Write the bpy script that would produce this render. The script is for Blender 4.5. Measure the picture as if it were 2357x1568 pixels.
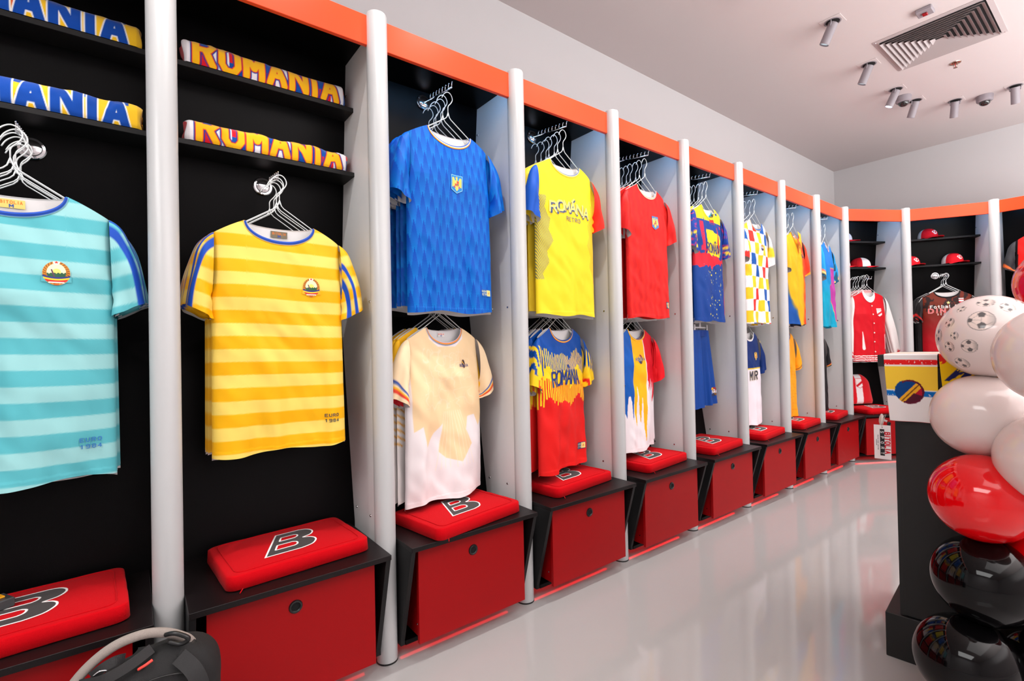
import bpy, bmesh, math, random
import numpy as np
from mathutils import Vector, Matrix, noise
PI = math.pi
SC = bpy.context.scene
for o in list(bpy.data.objects): bpy.data.objects.remove(o)

# ------------------------------------------------------------------ camera
CAMP = Vector((1.8169, -0.0786, 1.2)); YAW, PITCH, ROLL, FPX = .9131, .0102, -.0201, 1131.5
fw = Vector((-math.sin(YAW)*math.cos(PITCH), math.cos(YAW)*math.cos(PITCH), math.sin(PITCH)))
rt = Vector((math.cos(YAW), math.sin(YAW), 0)); up = rt.cross(fw)
rt, up = rt*math.cos(ROLL)+up*math.sin(ROLL), up*math.cos(ROLL)-rt*math.sin(ROLL)
cd = bpy.data.cameras.new('camera'); cam = bpy.data.objects.new('camera', cd); SC.collection.objects.link(cam)
cd.sensor_width = 36; cd.lens = 36*FPX/2357; cd.clip_start = .02
cam.matrix_world = Matrix(((rt.x, up.x, -fw.x, CAMP.x), (rt.y, up.y, -fw.y, CAMP.y), (rt.z, up.z, -fw.z, CAMP.z), (0, 0, 0, 1)))
SC.camera = cam
def atpix(px, py, x=None, y=None, z=None, depth=None):
    d = fw+rt*((px-1178.5)/FPX)-up*((py-784)/FPX)
    if depth is not None: return CAMP+d*depth
    for i, v in enumerate((x, y, z)):
        if v is not None: return CAMP+d*((v-CAMP[i])/d[i])

# ------------------------------------------------------------------ world, lights, exposure
SC.view_settings.view_transform = 'Standard'; SC.view_settings.look = 'None'
SC.view_settings.gamma = 1; SC.view_settings.use_curve_mapping = False
SC.view_settings.exposure = 0.0
wd = bpy.data.worlds.new('world'); SC.world = wd; wd.use_nodes = True
wd.node_tree.nodes['Background'].inputs[0].default_value = (.9, .92, 1, 1)
wd.node_tree.nodes['Background'].inputs[1].default_value = .15
CEIL = 3.297
SPOT_W, FILL_W = 43.0, 33.0
def light(kind, name, loc, energy, col=(1, 1, 1), aim=None, **kw):
    l = bpy.data.lights.new(name, kind); l.energy = energy; l.color = col
    for k, v in kw.items(): setattr(l, k, v)
    o = bpy.data.objects.new(name, l); SC.collection.objects.link(o); o.location = loc
    if aim is not None: o.rotation_euler = (Vector(aim)-Vector(loc)).to_track_quat('-Z', 'Y').to_euler()
    return o
for nm, loc, e, sx, sy, c in (('ceiling_fill', (3.0, 2.2, CEIL-.08), FILL_W*1.7, 2.0, 5.0, (1, 1, .99)),
                           ('rear_fill', (2.2, -1.9, CEIL-.1), FILL_W*2.3, 2.4, 1.4, (1, 1, .99))):
    light('AREA', nm, loc, e, c, aim=(loc[0], loc[1], 0), shape='RECTANGLE', size=sx, size_y=sy)
# added upward fill out of view, brightens the ceiling; no lamp fixture there
light('AREA', 'added_uplight', (3.9, 3.8, 1.9), 400, (.97, 1, .995), aim=(3.9, 3.8, 4), shape='RECTANGLE', size=2.6, size_y=5.6)

# ------------------------------------------------------------------ helpers
def lin(c):
    return tuple((v/255/12.92 if v/255 <= .04045 else ((v/255+.055)/1.055)**2.4) for v in c)
def lina(a):
    a = np.clip(a, 0, 255)/255.
    return np.where(a <= .04045, a/12.92, ((a+.055)/1.055)**2.4)
MATS = {}
def mat(name, col, rough=.5, metal=0, noise_amt=0, nscale=40, bump=0, bscale=200, spec=.5, emit=None, es=0, coat=0, trans=0, sheen=0):
    if name in MATS: return MATS[name]
    m = bpy.data.materials.new(name); m.use_nodes = True; nt = m.node_tree; b = nt.nodes['Principled BSDF']
    c = lin(col)+(1,)
    b.inputs['Base Color'].default_value = c; b.inputs['Roughness'].default_value = rough
    b.inputs['Metallic'].default_value = metal; b.inputs['Specular IOR Level'].default_value = spec
    b.inputs['Coat Weight'].default_value = coat; b.inputs['Transmission Weight'].default_value = trans
    b.inputs['Sheen Weight'].default_value = sheen
    if emit: b.inputs['Emission Color'].default_value = lin(emit)+(1,); b.inputs['Emission Strength'].default_value = es
    tc = nt.nodes.new('ShaderNodeTexCoord')
    n = nt.nodes.new('ShaderNodeTexNoise'); n.inputs['Scale'].default_value = nscale; n.inputs['Detail'].default_value = 4
    nt.links.new(tc.outputs['Object'], n.inputs['Vector'])
    mx = nt.nodes.new('ShaderNodeMix'); mx.data_type = 'RGBA'; mx.blend_type = 'MULTIPLY'
    mx.inputs[0].default_value = noise_amt; mx.inputs[6].default_value = c
    nt.links.new(n.outputs['Fac'], mx.inputs[7]); nt.links.new(mx.outputs[2], b.inputs['Base Color'])
    if bump:
        n2 = nt.nodes.new('ShaderNodeTexNoise'); n2.inputs['Scale'].default_value = bscale; n2.inputs['Detail'].default_value = 3
        nt.links.new(tc.outputs['Object'], n2.inputs['Vector'])
        bp = nt.nodes.new('ShaderNodeBump'); bp.inputs['Strength'].default_value = bump; bp.inputs['Distance'].default_value = .002
        nt.links.new(n2.outputs['Fac'], bp.inputs['Height']); nt.links.new(bp.outputs['Normal'], b.inputs['Normal'])
    MATS[name] = m; return m
def attr_mat(name, rough=.5, inner=None, sheen=0, bump=0, bscale=900, coat=0, spec=.4, wave=False):
    if name in MATS: return MATS[name]
    m = bpy.data.materials.new(name); m.use_nodes = True; nt = m.node_tree; b = nt.nodes['Principled BSDF']
    b.inputs['Roughness'].default_value = rough; b.inputs['Sheen Weight'].default_value = sheen
    b.inputs['Specular IOR Level'].default_value = spec; b.inputs['Coat Weight'].default_value = coat
    a = nt.nodes.new('ShaderNodeAttribute'); a.attribute_name = 'Col'
    out = a.outputs['Color']
    if inner:
        g = nt.nodes.new('ShaderNodeNewGeometry'); mx = nt.nodes.new('ShaderNodeMix'); mx.data_type = 'RGBA'
        mx.inputs[7].default_value = lin(inner)+(1,)
        nt.links.new(g.outputs['Backfacing'], mx.inputs[0]); nt.links.new(out, mx.inputs[6]); out = mx.outputs[2]
    nt.links.new(out, b.inputs['Base Color'])
    if bump:
        tc = nt.nodes.new('ShaderNodeTexCoord')
        n2 = nt.nodes.new('ShaderNodeTexNoise'); n2.inputs['Scale'].default_value = bscale
        nt.links.new(tc.outputs['Object'], n2.inputs['Vector'])
        bp = nt.nodes.new('ShaderNodeBump'); bp.inputs['Strength'].default_value = bump; bp.inputs['Distance'].default_value = .001
        nt.links.new(n2.outputs['Fac'], bp.inputs['Height']); nt.links.new(bp.outputs['Normal'], b.inputs['Normal'])
    MATS[name] = m; return m
def link(o, parent=None):
    SC.collection.objects.link(o)
    if parent: o.parent = parent
    return o
def tag(o, label=None, cat=None, group=None, kind=None):
    if label: o['label'] = label
    if cat: o['category'] = cat
    if group: o['group'] = group
    if kind: o['kind'] = kind
    return o
def thing(name, label, cat, loc=(0, 0, 0), rz=0, group=None):
    o = bpy.data.objects.new(name, None); o.empty_display_size = .05; link(o)
    o.location = loc; o.rotation_euler = (0, 0, rz); return tag(o, label, cat, group)
def copy_tree(o, parent=None):
    c = o.copy(); SC.collection.objects.link(c); c.parent = parent
    for ch in o.children: copy_tree(ch, c)
    return c
def meshobj(name, V, F, m, parent=None, smooth=True, cols=None):
    me = bpy.data.meshes.new(name); me.from_pydata([tuple(v) for v in V], [], F); me.update()
    if smooth: me.polygons.foreach_set('use_smooth', [True]*len(me.polygons))
    me.materials.append(m)
    if cols is not None: setcols(me, cols)
    return link(bpy.data.objects.new(name, me), parent)
def setcols(me, cols):
    at = me.color_attributes.new('Col', 'FLOAT_COLOR', 'POINT')
    a = np.ones((len(me.vertices), 4), np.float32); a[:, :3] = lina(np.asarray(cols)); at.data.foreach_set('color', a.ravel())
def gridobj(name, P, m, parent=None, cols=None, closed_u=False, mask=None, flip=False):
    """P: (nv, nu, 3) array"""
    nv, nu = P.shape[:2]
    i = np.arange(nv*nu).reshape(nv, nu)
    if closed_u: i = np.concatenate([i, i[:, :1]], 1)
    q = np.stack([i[:-1, :-1], i[:-1, 1:], i[1:, 1:], i[1:, :-1]], -1).reshape(-1, 4)
    if flip: q = q[:, ::-1]
    V = P.reshape(-1, 3).astype(np.float32); C = None if cols is None else np.asarray(cols).reshape(-1, 3)
    if mask is not None:
        mk = mask.reshape(-1); keep = mk[q].any(1); q = q[keep]
        if len(q) == 0: return None
        used = np.unique(q); rm = np.zeros(len(V), int); rm[used] = np.arange(len(used)); q = rm[q]; V = V[used]
        if C is not None: C = C[used]
    me = bpy.data.meshes.new(name); me.vertices.add(len(V)); me.vertices.foreach_set('co', V.ravel())
    me.loops.add(q.size); me.loops.foreach_set('vertex_index', q.ravel().astype(np.int32))
    me.polygons.add(len(q)); me.polygons.foreach_set('loop_start', np.arange(0, q.size, 4, dtype=np.int32))
    me.polygons.foreach_set('use_smooth', np.ones(len(q), bool)); me.update(calc_edges=True); me.materials.append(m)
    if C is not None: setcols(me, C)
    return link(bpy.data.objects.new(name, me), parent)
def bmo(name, bm, m, parent=None, smooth=False):
    me = bpy.data.meshes.new(name); bm.normal_update(); bm.to_mesh(me); bm.free(); me.materials.append(m)
    if smooth: me.polygons.foreach_set('use_smooth', [True]*len(me.polygons))
    return link(bpy.data.objects.new(name, me), parent)
def box(name, a, b, m, parent=None, bev=.002, seg=1):
    bm = bmesh.new(); bmesh.ops.create_cube(bm, size=1)
    for v in bm.verts: v.co = Vector([(a[k]+b[k])/2+v.co[k]*(b[k]-a[k]) for k in range(3)])
    if bev: bmesh.ops.bevel(bm, geom=bm.edges[:], offset=min(bev, .45*min(abs(b[k]-a[k]) for k in range(3))), segments=seg, affect='EDGES', profile=.5)
    return bmo(name, bm, m, parent)
def prism(name, poly, axis, a, b, m, parent=None, bev=0):
    """extrude 2D polygon (list of 2-tuples) along axis between a and b. axis 'y': poly in (x,z); 'x': (y,z); 'z': (x,y)"""
    def P(p, t): return {'y': (p[0], t, p[1]), 'x': (t, p[0], p[1]), 'z': (p[0], p[1], t)}[axis]
    bm = bmesh.new(); n = len(poly)
    A = [bm.verts.new(P(p, a)) for p in poly]; B = [bm.verts.new(P(p, b)) for p in poly]
    bm.faces.new(A); bm.faces.new(B[::-1])
    for i in range(n): bm.faces.new([A[i], B[i], B[(i+1) % n], A[(i+1) % n]])
    bmesh.ops.recalc_face_normals(bm, faces=bm.faces[:])
    if bev: bmesh.ops.bevel(bm, geom=bm.edges[:], offset=bev, segments=1, affect='EDGES')
    return bmo(name, bm, m, parent)
def cyl(name, p, q, r0, m, parent=None, r1=None, seg=24, bev=0, smooth=True):
    p, q = Vector(p), Vector(q); r1 = r0 if r1 is None else r1; d = (q-p).normalized()
    L = (q-p).length
    prof = [(0, 0), (r0, 0), (r1, L), (0, L)] if not bev else [(0, 0), (r0-bev, 0), (r0, bev), (r1, L-bev), (r1-bev, L), (0, L)]
    return lathe(name, prof, m, parent, p, d, seg)
def lathe(name, prof, m, parent=None, loc=(0, 0, 0), axis=(0, 0, 1), seg=32, sharp=35):
    R = Vector(axis).to_track_quat('Z', 'Y').to_matrix(); loc = Vector(loc)
    V, F = [], []
    for r, z in prof:
        if r < 1e-6: V.append(loc+R@Vector((0, 0, z))); 
        else:
            for k in range(seg): t = 2*PI*k/seg; V.append(loc+R@Vector((r*math.cos(t), r*math.sin(t), z)))
    idx = []; c = 0
    for r, z in prof:
        if r < 1e-6: idx.append([c]*seg); c += 1
        else: idx.append(list(range(c, c+seg))); c += seg
    for a, b in zip(idx[:-1], idx[1:]):
        for k in range(seg):
            f = [a[k], a[(k+1) % seg], b[(k+1) % seg], b[k]]; g = []
            for x in f:
                if x not in g: g.append(x)
            if len(g) > 2: F.append(g)
    o = meshobj(name, V, F, m, parent)
    fix_sharp(o.data, sharp); return o
def fix_sharp(me, deg):
    bm = bmesh.new(); bm.from_mesh(me)
    for e in bm.edges:
        if len(e.link_faces) == 2 and e.calc_face_angle(0) > math.radians(deg): e.smooth = False
    bm.to_mesh(me); bm.free()
def tube_geo(paths, r, seg=8, closed=False):
    V, F = [], []
    for path in paths:
        path = [Vector(p) for p in path]; n = len(path); base = len(V); prev = None
        for i, p in enumerate(path):
            t = (path[min(i+1, n-1)]-path[max(i-1, 0)]).normalized()
            if prev is None: prev = t.orthogonal().normalized()
            u = (prev-t*prev.dot(t)).normalized(); prev = u; w = t.cross(u)
            rr = r[i] if isinstance(r, (list, tuple)) else r
            for k in range(seg): a = 2*PI*k/seg; V.append(p+u*(rr*math.cos(a))+w*(rr*math.sin(a)))
        for i in range(n-1):
            for k in range(seg):
                a = base+i*seg+k; b = base+i*seg+(k+1) % seg; F.append([a, b, b+seg, a+seg])
        F.append(list(range(base, base+seg))[::-1]); F.append(list(range(base+(n-1)*seg, base+n*seg)))
    return V, F
def tube(name, paths, r, m, parent=None, seg=8):
    V, F = tube_geo(paths, r, seg); return meshobj(name, V, F, m, parent)
def smoothpath(pts, n=6):
    P = [Vector(p) for p in pts]; out = []
    for i in range(len(P)-1):
        a, b, c, d = P[max(i-1, 0)], P[i], P[i+1], P[min(i+2, len(P)-1)]
        for k in range(n):
            t = k/n; out.append(.5*((2*b)+(c-a)*t+(2*a-5*b+4*c-d)*t*t+(3*b-3*c+d-a)*t**3))
    out.append(P[-1]); return out

# ------------------------------------------------------------------ painting prints with numpy
def C3(c): return np.array(c, float)
def segd(y, z, a, b):
    ay, az = a; by, bz = b; dy, dz = by-ay, bz-az; L = dy*dy+dz*dz+1e-12
    t = np.clip(((y-ay)*dy+(z-az)*dz)/L, 0, 1); return np.hypot(y-ay-t*dy, z-az-t*dz)
def polysd(y, z, polys):
    """signed distance (negative inside) to polygons with even-odd fill"""
    ins = np.zeros(np.shape(y), bool); d = np.full(np.shape(y), 1e9)
    for P in polys:
        n = len(P)
        for i in range(n):
            a, b = P[i], P[(i+1) % n]; d = np.minimum(d, segd(y, z, a, b))
            c = ((a[1] > z) != (b[1] > z)); 
            with np.errstate(divide='ignore', invalid='ignore'):
                xi = (b[0]-a[0])*(z-a[1])/((b[1]-a[1]) or 1e-12)+a[0]
            ins ^= (c & (y < xi))
    return np.where(ins, -d, d)
def over(col, sd, c, px):
    w = np.clip(.5-sd/px, 0, 1)[..., None]; return col*(1-w)+C3(c)*w
def full(y, c): return np.ones(np.shape(y)+(3,))*C3(c)
FONT = {
 'A': [[(0, 0), (.5, 1), (1, 0)], [(.2, .35), (.8, .35)]], 'B': [[(0, 0), (0, 1), (.7, 1), (.9, .85), (.9, .65), (.7, .52), (0, .52)], [(.7, .52), (1, .38), (1, .15), (.8, 0), (0, 0)]],
 'C': [[(1, .85), (.8, 1), (.2, 1), (0, .8), (0, .2), (.2, 0), (.8, 0), (1, .15)]], 'D': [[(0, 0), (0, 1), (.65, 1), (1, .75), (1, .25), (.65, 0), (0, 0)]],
 'E': [[(1, 1), (0, 1), (0, 0), (1, 0)], [(0, .5), (.8, .5)]], 'F': [[(1, 1), (0, 1), (0, 0)], [(0, .52), (.8, .52)]],
 'I': [[(.5, 0), (.5, 1)]], 'L': [[(0, 1), (0, 0), (1, 0)]], 'M': [[(0, 0), (0, 1), (.5, .35), (1, 1), (1, 0)]], 'N': [[(0, 0), (0, 1), (1, 0), (1, 1)]],
 'O': [[(.25, 0), (0, .22), (0, .78), (.25, 1), (.75, 1), (1, .78), (1, .22), (.75, 0), (.25, 0)]], 'P': [[(0, 0), (0, 1), (.75, 1), (1, .85), (1, .62), (.75, .47), (0, .47)]],
 'R': [[(0, 0), (0, 1), (.75, 1), (1, .85), (1, .65), (.75, .5), (0, .5)], [(.5, .5), (1, 0)]], 'S': [[(1, .85), (.75, 1), (.25, 1), (0, .82), (.1, .6), (.9, .4), (1, .18), (.75, 0), (.25, 0), (0, .15)]],
 'T': [[(0, 1), (1, 1)], [(.5, 1), (.5, 0)]], 'U': [[(0, 1), (0, .2), (.2, 0), (.8, 0), (1, .2), (1, 1)]], 'Y': [[(0, 1), (.5, .5), (1, 1)], [(.5, .5), (.5, 0)]],
 'V': [[(0, 1), (.5, 0), (1, 1)]], 'l': [[(.3, 1.05), (.3, 0)]], 'o': [[(.2, 0), (0, .2), (0, .5), (.2, .7), (.8, .7), (1, .5), (1, .2), (.8, 0), (.2, 0)]],
 't': [[(.4, 1), (.4, .1), (.8, 0)], [(0, .7), (.85, .7)]], 'b': [[(0, 1.05), (0, 0), (.8, 0), (1, .2), (1, .5), (.8, .7), (0, .7)]], 'a': [[(0, .7), (.8, .7), (1, .5), (1, 0), (.2, 0), (0, .2), (.2, .4), (1, .4)]],
 'u': [[(0, .7), (0, .2), (.2, 0), (1, 0), (1, .7)]], '1': [[(.2, .8), (.55, 1), (.55, 0)]], '9': [[(1, .5), (.2, .5), (0, .65), (0, .85), (.2, 1), (.8, 1), (1, .85), (1, .2), (.8, 0), (.1, 0)]],
 '8': [[(.2, .52), (0, .7), (0, .85), (.2, 1), (.8, 1), (1, .85), (1, .7), (.8, .52), (.2, .52), (0, .35), (0, .15), (.2, 0), (.8, 0), (1, .15), (1, .35), (.8, .52)]],
 '4': [[(.75, 0), (.75, 1), (0, .3), (1, .3)]], '^': [[(.2, 1.2), (.5, 1.42), (.8, 1.2)]], '/': [[(.35, 1.15), (.7, 1.4)]], ' ': [], '-': [[(.1, .5), (.9, .5)]]}
def textd(y, z, s, cy, cz, h, w=None, th=None, gap=None, arc=0, slant=0):
    """distance field of a centred line of stroke text; letters advance to +y, up is +z.  'Â' written as A^"""
    w = w or .62*h; th = th or .12*h; gap = gap or w*.35+2*th*.6
    chars = []
    for ch in s:
        if ch in '^/' and chars: chars[-1] += ch
        else: chars.append(ch)
    tot = sum((w*.25 if c == 'I' or c == 'l' else w)+gap for c in chars)-gap
    d = np.full(np.shape(y), 1e9); x = cy-tot/2
    for c in chars:
        ww = w*.25 if c in ('I', 'l') else w
        dz = -arc*((x+ww/2-cy)/(tot/2))**2
        for g in c:
            for pl in FONT.get(g, []):
                for p, q in zip(pl[:-1], pl[1:]):
                    P = lambda t: (x+(t[0]*ww if c not in ('I', 'l') else ww/2)+slant*t[1]*h, cz+dz+(t[1]-.5)*h)
                    a, b = P(p), P(q)
                    d = np.minimum(d, segd(y, z, a, b))
        x += ww+gap
    return d-th/2
STAR = lambda cy, cz, r: [[(cy+(r if k % 2 == 0 else r*.42)*math.sin(k*PI/5), cz+(r if k % 2 == 0 else r*.42)*math.cos(k*PI/5)) for k in range(10)]]
def ellsd(y, z, cy, cz, a, b): return (np.hypot((y-cy)/a, (z-cz)/b)-1)*min(a, b)
def rnd_blobs(y, z, seed, n, y0, y1, z0, z1, r0, r1):
    R = np.random.RandomState(seed); d = np.full(np.shape(y), 1e9)
    for _ in range(n):
        a, b, r = R.uniform(y0, y1), R.uniform(z0, z1), R.uniform(r0, r1); d = np.minimum(d, np.hypot(y-a, z-b)-r)
    return d
def vnoise(y, z, s, seed=0):
    y = np.asarray(y)*s+seed*17.3; z = np.asarray(z)*s+seed*9.1
    def h(i, j): return np.modf(np.abs(np.sin(i*127.1+j*311.7+seed)*43758.5453))[0]
    i, j = np.floor(y), np.floor(z); f, g = y-i, z-j; f = f*f*(3-2*f); g = g*g*(3-2*g)
    return (h(i, j)*(1-f)+h(i+1, j)*f)*(1-g)+(h(i, j+1)*(1-f)+h(i+1, j+1)*f)*g
def fbm(y, z, s, seed=0): return (vnoise(y, z, s, seed)*.5+vnoise(y, z, s*2.1, seed+1)*.3+vnoise(y, z, s*4.3, seed+2)*.2)

# ------------------------------------------------------------------ materials
M_WALL = mat('wall_paint', (210, 206, 207), .65, noise_amt=.03, nscale=3, bump=.1, bscale=120)
M_CEIL = mat('ceiling_paint', (214, 201, 200), .7, noise_amt=.03, nscale=2, bump=.08, bscale=90)
M_FLOOR = mat('epoxy_floor', (174, 172, 171), .07, noise_amt=.06, nscale=1.2, bump=.03, bscale=9, spec=.5)
M_POST = mat('white_lacquer', (188, 189, 190), .28, noise_amt=.02, nscale=10, spec=.5)
M_PANEL = mat('white_melamine', (232, 232, 232), .35, noise_amt=.03, nscale=60, bump=.08, bscale=500)
M_BLACK = mat('black_melamine', (6, 5, 6), .34, noise_amt=.2, spec=.10, nscale=90, bump=.12, bscale=700)
M_BENCH = mat('dark_bench_board', (20, 14, 15), .40, spec=.25, noise_amt=.25, nscale=90, bump=.2, bscale=600)
M_EDGE = mat('dark_edge_band', (22, 21, 22), .45, spec=.25, noise_amt=.2, nscale=200)
M_LINT = mat('red_lintel_lacquer', (240, 74, 34), .32, spec=.3, noise_amt=.03, nscale=15)
M_DOOR = mat('red_door_board', (160, 6, 12), .42, spec=.2, noise_amt=.10, nscale=260, bump=.05, bscale=600)
M_CUSH = mat('red_velour', (196, 2, 16), .85, noise_amt=.12, nscale=120, bump=.5, bscale=420, spec=.08, sheen=.03)
M_CHROME = mat('chrome', (225, 225, 228), .08, 1)
M_WIRE = mat('white_coated_wire', (222, 226, 226), .35)
M_GROM = mat('black_plastic', (22, 22, 23), .35)
M_HOLE = mat('dark_hole', (4, 4, 4), .9)
M_LED = mat('red_led_strip', (255, 40, 40), .5, emit=(255, 20, 22), es=6)
M_COOL = mat('cool_led_strip', (220, 235, 255), .5, emit=(120, 195, 255), es=22)
M_LAMPW = mat('lamp_white', (150, 141, 147), .5)
M_LAMPG = mat('lamp_lens', (200, 220, 235), .3, emit=(225, 240, 255), es=14)
M_GRILLE = mat('grille_white_metal', (184, 170, 170), .4, noise_amt=.03)
M_DARKIN = mat('duct_dark', (30, 26, 27), .8)
M_GLASSBLK = mat('dome_tinted', (14, 10, 11), .08, coat=1)
M_JERSEY = attr_mat('printed_polyester', .48, inner=(228, 226, 226), bump=.15, bscale=1400, spec=.18)
M_PRINT = attr_mat('printed_mark', .5, bump=.05)
M_TOWEL = attr_mat('printed_fleece', .9, sheen=.3, bump=.4, bscale=700, spec=.1)
M_CUPR = attr_mat('printed_velour', .85, sheen=.2, bump=.4, bscale=420, spec=.15)
M_FLAG = attr_mat('printed_cotton', .8, bump=.2, bscale=900, spec=.2)

# ------------------------------------------------------------------ setting
S = .6873; DEP = .553; YB = 6.9; XR = 5.6; YR = -3.2
def struct(o): o['kind'] = 'structure'; return o
struct(box('floor', (-DEP-.15, YR-.15, -.12), (XR+.15, YB+.15, 0), M_FLOOR, bev=0))
struct(box('ceiling', (-DEP-.15, YR-.15, CEIL), (XR+.15, YB+.15, CEIL+.12), M_CEIL, bev=0))
struct(box('wall_left', (-DEP-.15, YR, 0), (-DEP, YB, CEIL), M_WALL, bev=0))
struct(box('wall_back', (-DEP, YB, 0), (XR, YB+.15, CEIL), M_WALL, bev=0))
struct(box('wall_right', (XR, YR, 0), (XR+.15, YB, CEIL), M_WALL, bev=0))
struct(box('wall_front', (-DEP, YR-.15, 0), (XR, YR, CEIL), M_WALL, bev=0))

# ------------------------------------------------------------------ lockers
BX = lambda z: np.interp(z, [0, .46, 1.35, 2.44, 2.6], [-.28, -.28, -.41, -.30, -.285])   # where the bent backboard stands
def locker(name, label, loc, rz, shelves=(), arms=(), cool=True, first=False, corner=False):
    t = thing(name, label, 'locker', loc, rz, 'open changing room lockers')
    panel = [(-.03, 0), (-.03, 2.452), (-.30, 2.452), (-.41, 1.35), (-.28, .46), (-.28, 0)]
    y0, y1 = .018, S-.018
    prism('side_panel', panel, 'y', S-.018, S if corner else S+.018, M_PANEL, t, .001)
    if first or corner: prism('side_panel', panel, 'y', 0 if corner else -.018, .018, M_PANEL, t, .001)
    back = [(-.28, .05), (-.28, .46), (-.41, 1.35), (-.30, 2.44), (-.31, 2.44), (-.42, 1.35), (-.29, .46), (-.29, .05)]
    prism('backboard', back, 'y', y0 if not corner else y0-.0, y1, M_BLACK, t)
    box('top_board', (-.31, y0, 2.434), (-.02, y1, 2.452), M_BLACK, t, .001)
    box('lintel', (-.018, .036, 2.37), (0.0, S-.036, 2.486), M_LINT, t, .0015)
    # bench
    bt = box('bench_top', (-.285, .040, .442), (.148, S-.040, .460), M_BENCH, t, .001)
    for a, b in ((.040, .058), (S-.058, S-.040)):
        prism('bench_support', [(-.28, .05), (.036, .05), (.036, .07), (.142, .4415), (-.28, .4415)], 'y', a, b, M_EDGE, t, .0008)
    box('bench_base', (-.28, .0585, .05), (.040, S-.0585, .068), M_BLACK, t, .001)
    for y in (.10, S-.10): cyl('bench_foot', (-.12, y, 0), (-.12, y, .05), .018, M_GROM, t, seg=12)
    box('led_strip', (-.052, .075, .044), (-.040, S-.075, .0495), M_LED, t, 0)
    if cool: box('cool_led_strip', (-.034, .08, 2.418), (-.022, S-.08, 2.432), M_COOL, t, 0)
    for (x, z) in ((-.30, 2.30), (-.20, 1.385), (-.07, 1.385), (-.25, .53), (-.10, .53)):
        lathe('panel_screw', [(0, 0), (.0055, 0), (.0045, .0022), (0, .003)], M_CHROME, t, (x, S-.018, z), (0, -1, 0), seg=10)
    for z in shelves:
        box('shelf', (float(BX(z))-.0, y0, z-.018), (-.215, y1, z), M_EDGE, t, .001)
    for (z, ya, tipx, n) in arms:
        bx = float(BX(z)); zt = z-.035
        f = lathe('arm_flange', [(0, 0), (.036, 0), (.036, .003), (.033, .006), (.026, .0065), (.024, .010), (.016, .013), (0, .013)], M_CHROME, t, (bx, ya, z), (1, 0, 0), seg=36)
        for k in range(3):
            a = 2*PI*k/3+.5; lathe('flange_screw', [(0, 0), (.004, 0), (.003, .002), (0, .0025)], M_CHROME, f, (bx+.006, ya+.0295*math.cos(a), z+.0295*math.sin(a)), (1, 0, 0), seg=8)
        V, F = tube_geo([[(bx+.01, ya, z-.004), (tipx, ya, zt-.006)]], .0032, 8)
        meshobj('arm_bar', V, F, M_CHROME, t)
        for k in range(n+1):
            u = 1-k*.028/(tipx-bx)
            if u < .12: break
            x = bx+(tipx-bx)*u; zz = z-.004+(zt-.006-z+.004)*u
            tube('arm_peg', [[(x, ya, zz), (x+.001, ya, zz+.018), (x+.004, ya, zz+.026), (x+.007, ya, zz+.022)]], .0022, M_CHROME, t, 6)
    return t
LK = []
UP, LO = 2.385, 1.40
def bay(k): return k*S
defs = [  # label, shelves, arms
 ('nearest open locker at the left picture edge, with teal striped shirts and letter-printed fleeces', (1.942, 2.215), ((1.862, .36, -.085, 7),), False),
 ('second open locker, with yellow striped shirts under two folded checked fleeces', (1.942, 2.215), ((1.862, .345, -.10, 5),), False),
 ('open locker with bright blue shirts above cream map-print shirts', (), ((UP, .36, -.040, 7), (LO, .345, -.10, 5)), True),
 ('open locker with plain yellow shirts above blue-yellow-red shirts', (), ((UP, .36, -.028, 8), (LO, .345, -.08, 6)), True),
 ('open locker with red shirts above white shirts with dripping paint print', (), ((UP, .36, -.025, 8), (LO, .345, -.10, 5)), True),
 ('open locker with paint-splatter shirts above blue shorts', (), ((UP, .36, -.025, 7), (LO, .345, -.12, 4)), True),
 ('open locker with checkered shirts above a navy and white shirt', (), ((UP, .36, -.030, 6), (LO, .345, -.12, 4)), True),
 ('open locker with yellow-to-red polo shirts above an orange shirt', (), ((UP, .36, -.030, 6), (LO, .345, -.12, 4)), True),
 ('last straight-row open locker, with blue and purple shirts above a black shirt', (), ((UP, .36, -.030, 6), (LO, .345, -.12, 4)), True)]
for k, (lb, sh, ar, cool) in enumerate(defs):
    LK.append(locker('locker', lb, (0, (k-1)*S, 0), 0, sh, ar, cool, first=(k == 0)))
P8 = (0, 8*S); d30 = lambda a: (math.sin(math.radians(a)), math.cos(math.radians(a)))
P9 = (P8[0]+S*d30(30)[0], P8[1]+S*d30(30)[1]); P10 = (P9[0]+S*d30(60)[0], P9[1]+S*d30(60)[1])
LK.append(locker('locker', 'corner locker with white-fronted caps above red varsity jackets', (P8[0], P8[1], 0), math.radians(-30), (1.942, 2.215), ((1.84, .345, -.06, 7),), True, corner=True))
LK.append(locker('locker', 'corner locker with three red caps above dark brown-red shirts', (P9[0], P9[1], 0), math.radians(-60), (1.942, 2.215), ((1.84, .345, -.06, 6),), True, corner=True))
LK.append(locker('locker', 'back wall locker at the right picture edge, with red and black shirts', (P10[0], P10[1], 0), math.radians(-90), (), ((2.33, .33, -.06, 5),), True, corner=True))
FR = [(0, (k-1)*S, 0) for k in range(9)]+[(P8[0], P8[1], math.radians(-30)), (P9[0], P9[1], math.radians(-60)), (P10[0], P10[1], math.radians(-90))]
def inlock(k, x, y, z):
    ox, oy, a = FR[k]; return (ox+x*math.cos(a)-y*math.sin(a), oy+x*math.sin(a)+y*math.cos(a), z), a

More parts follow.
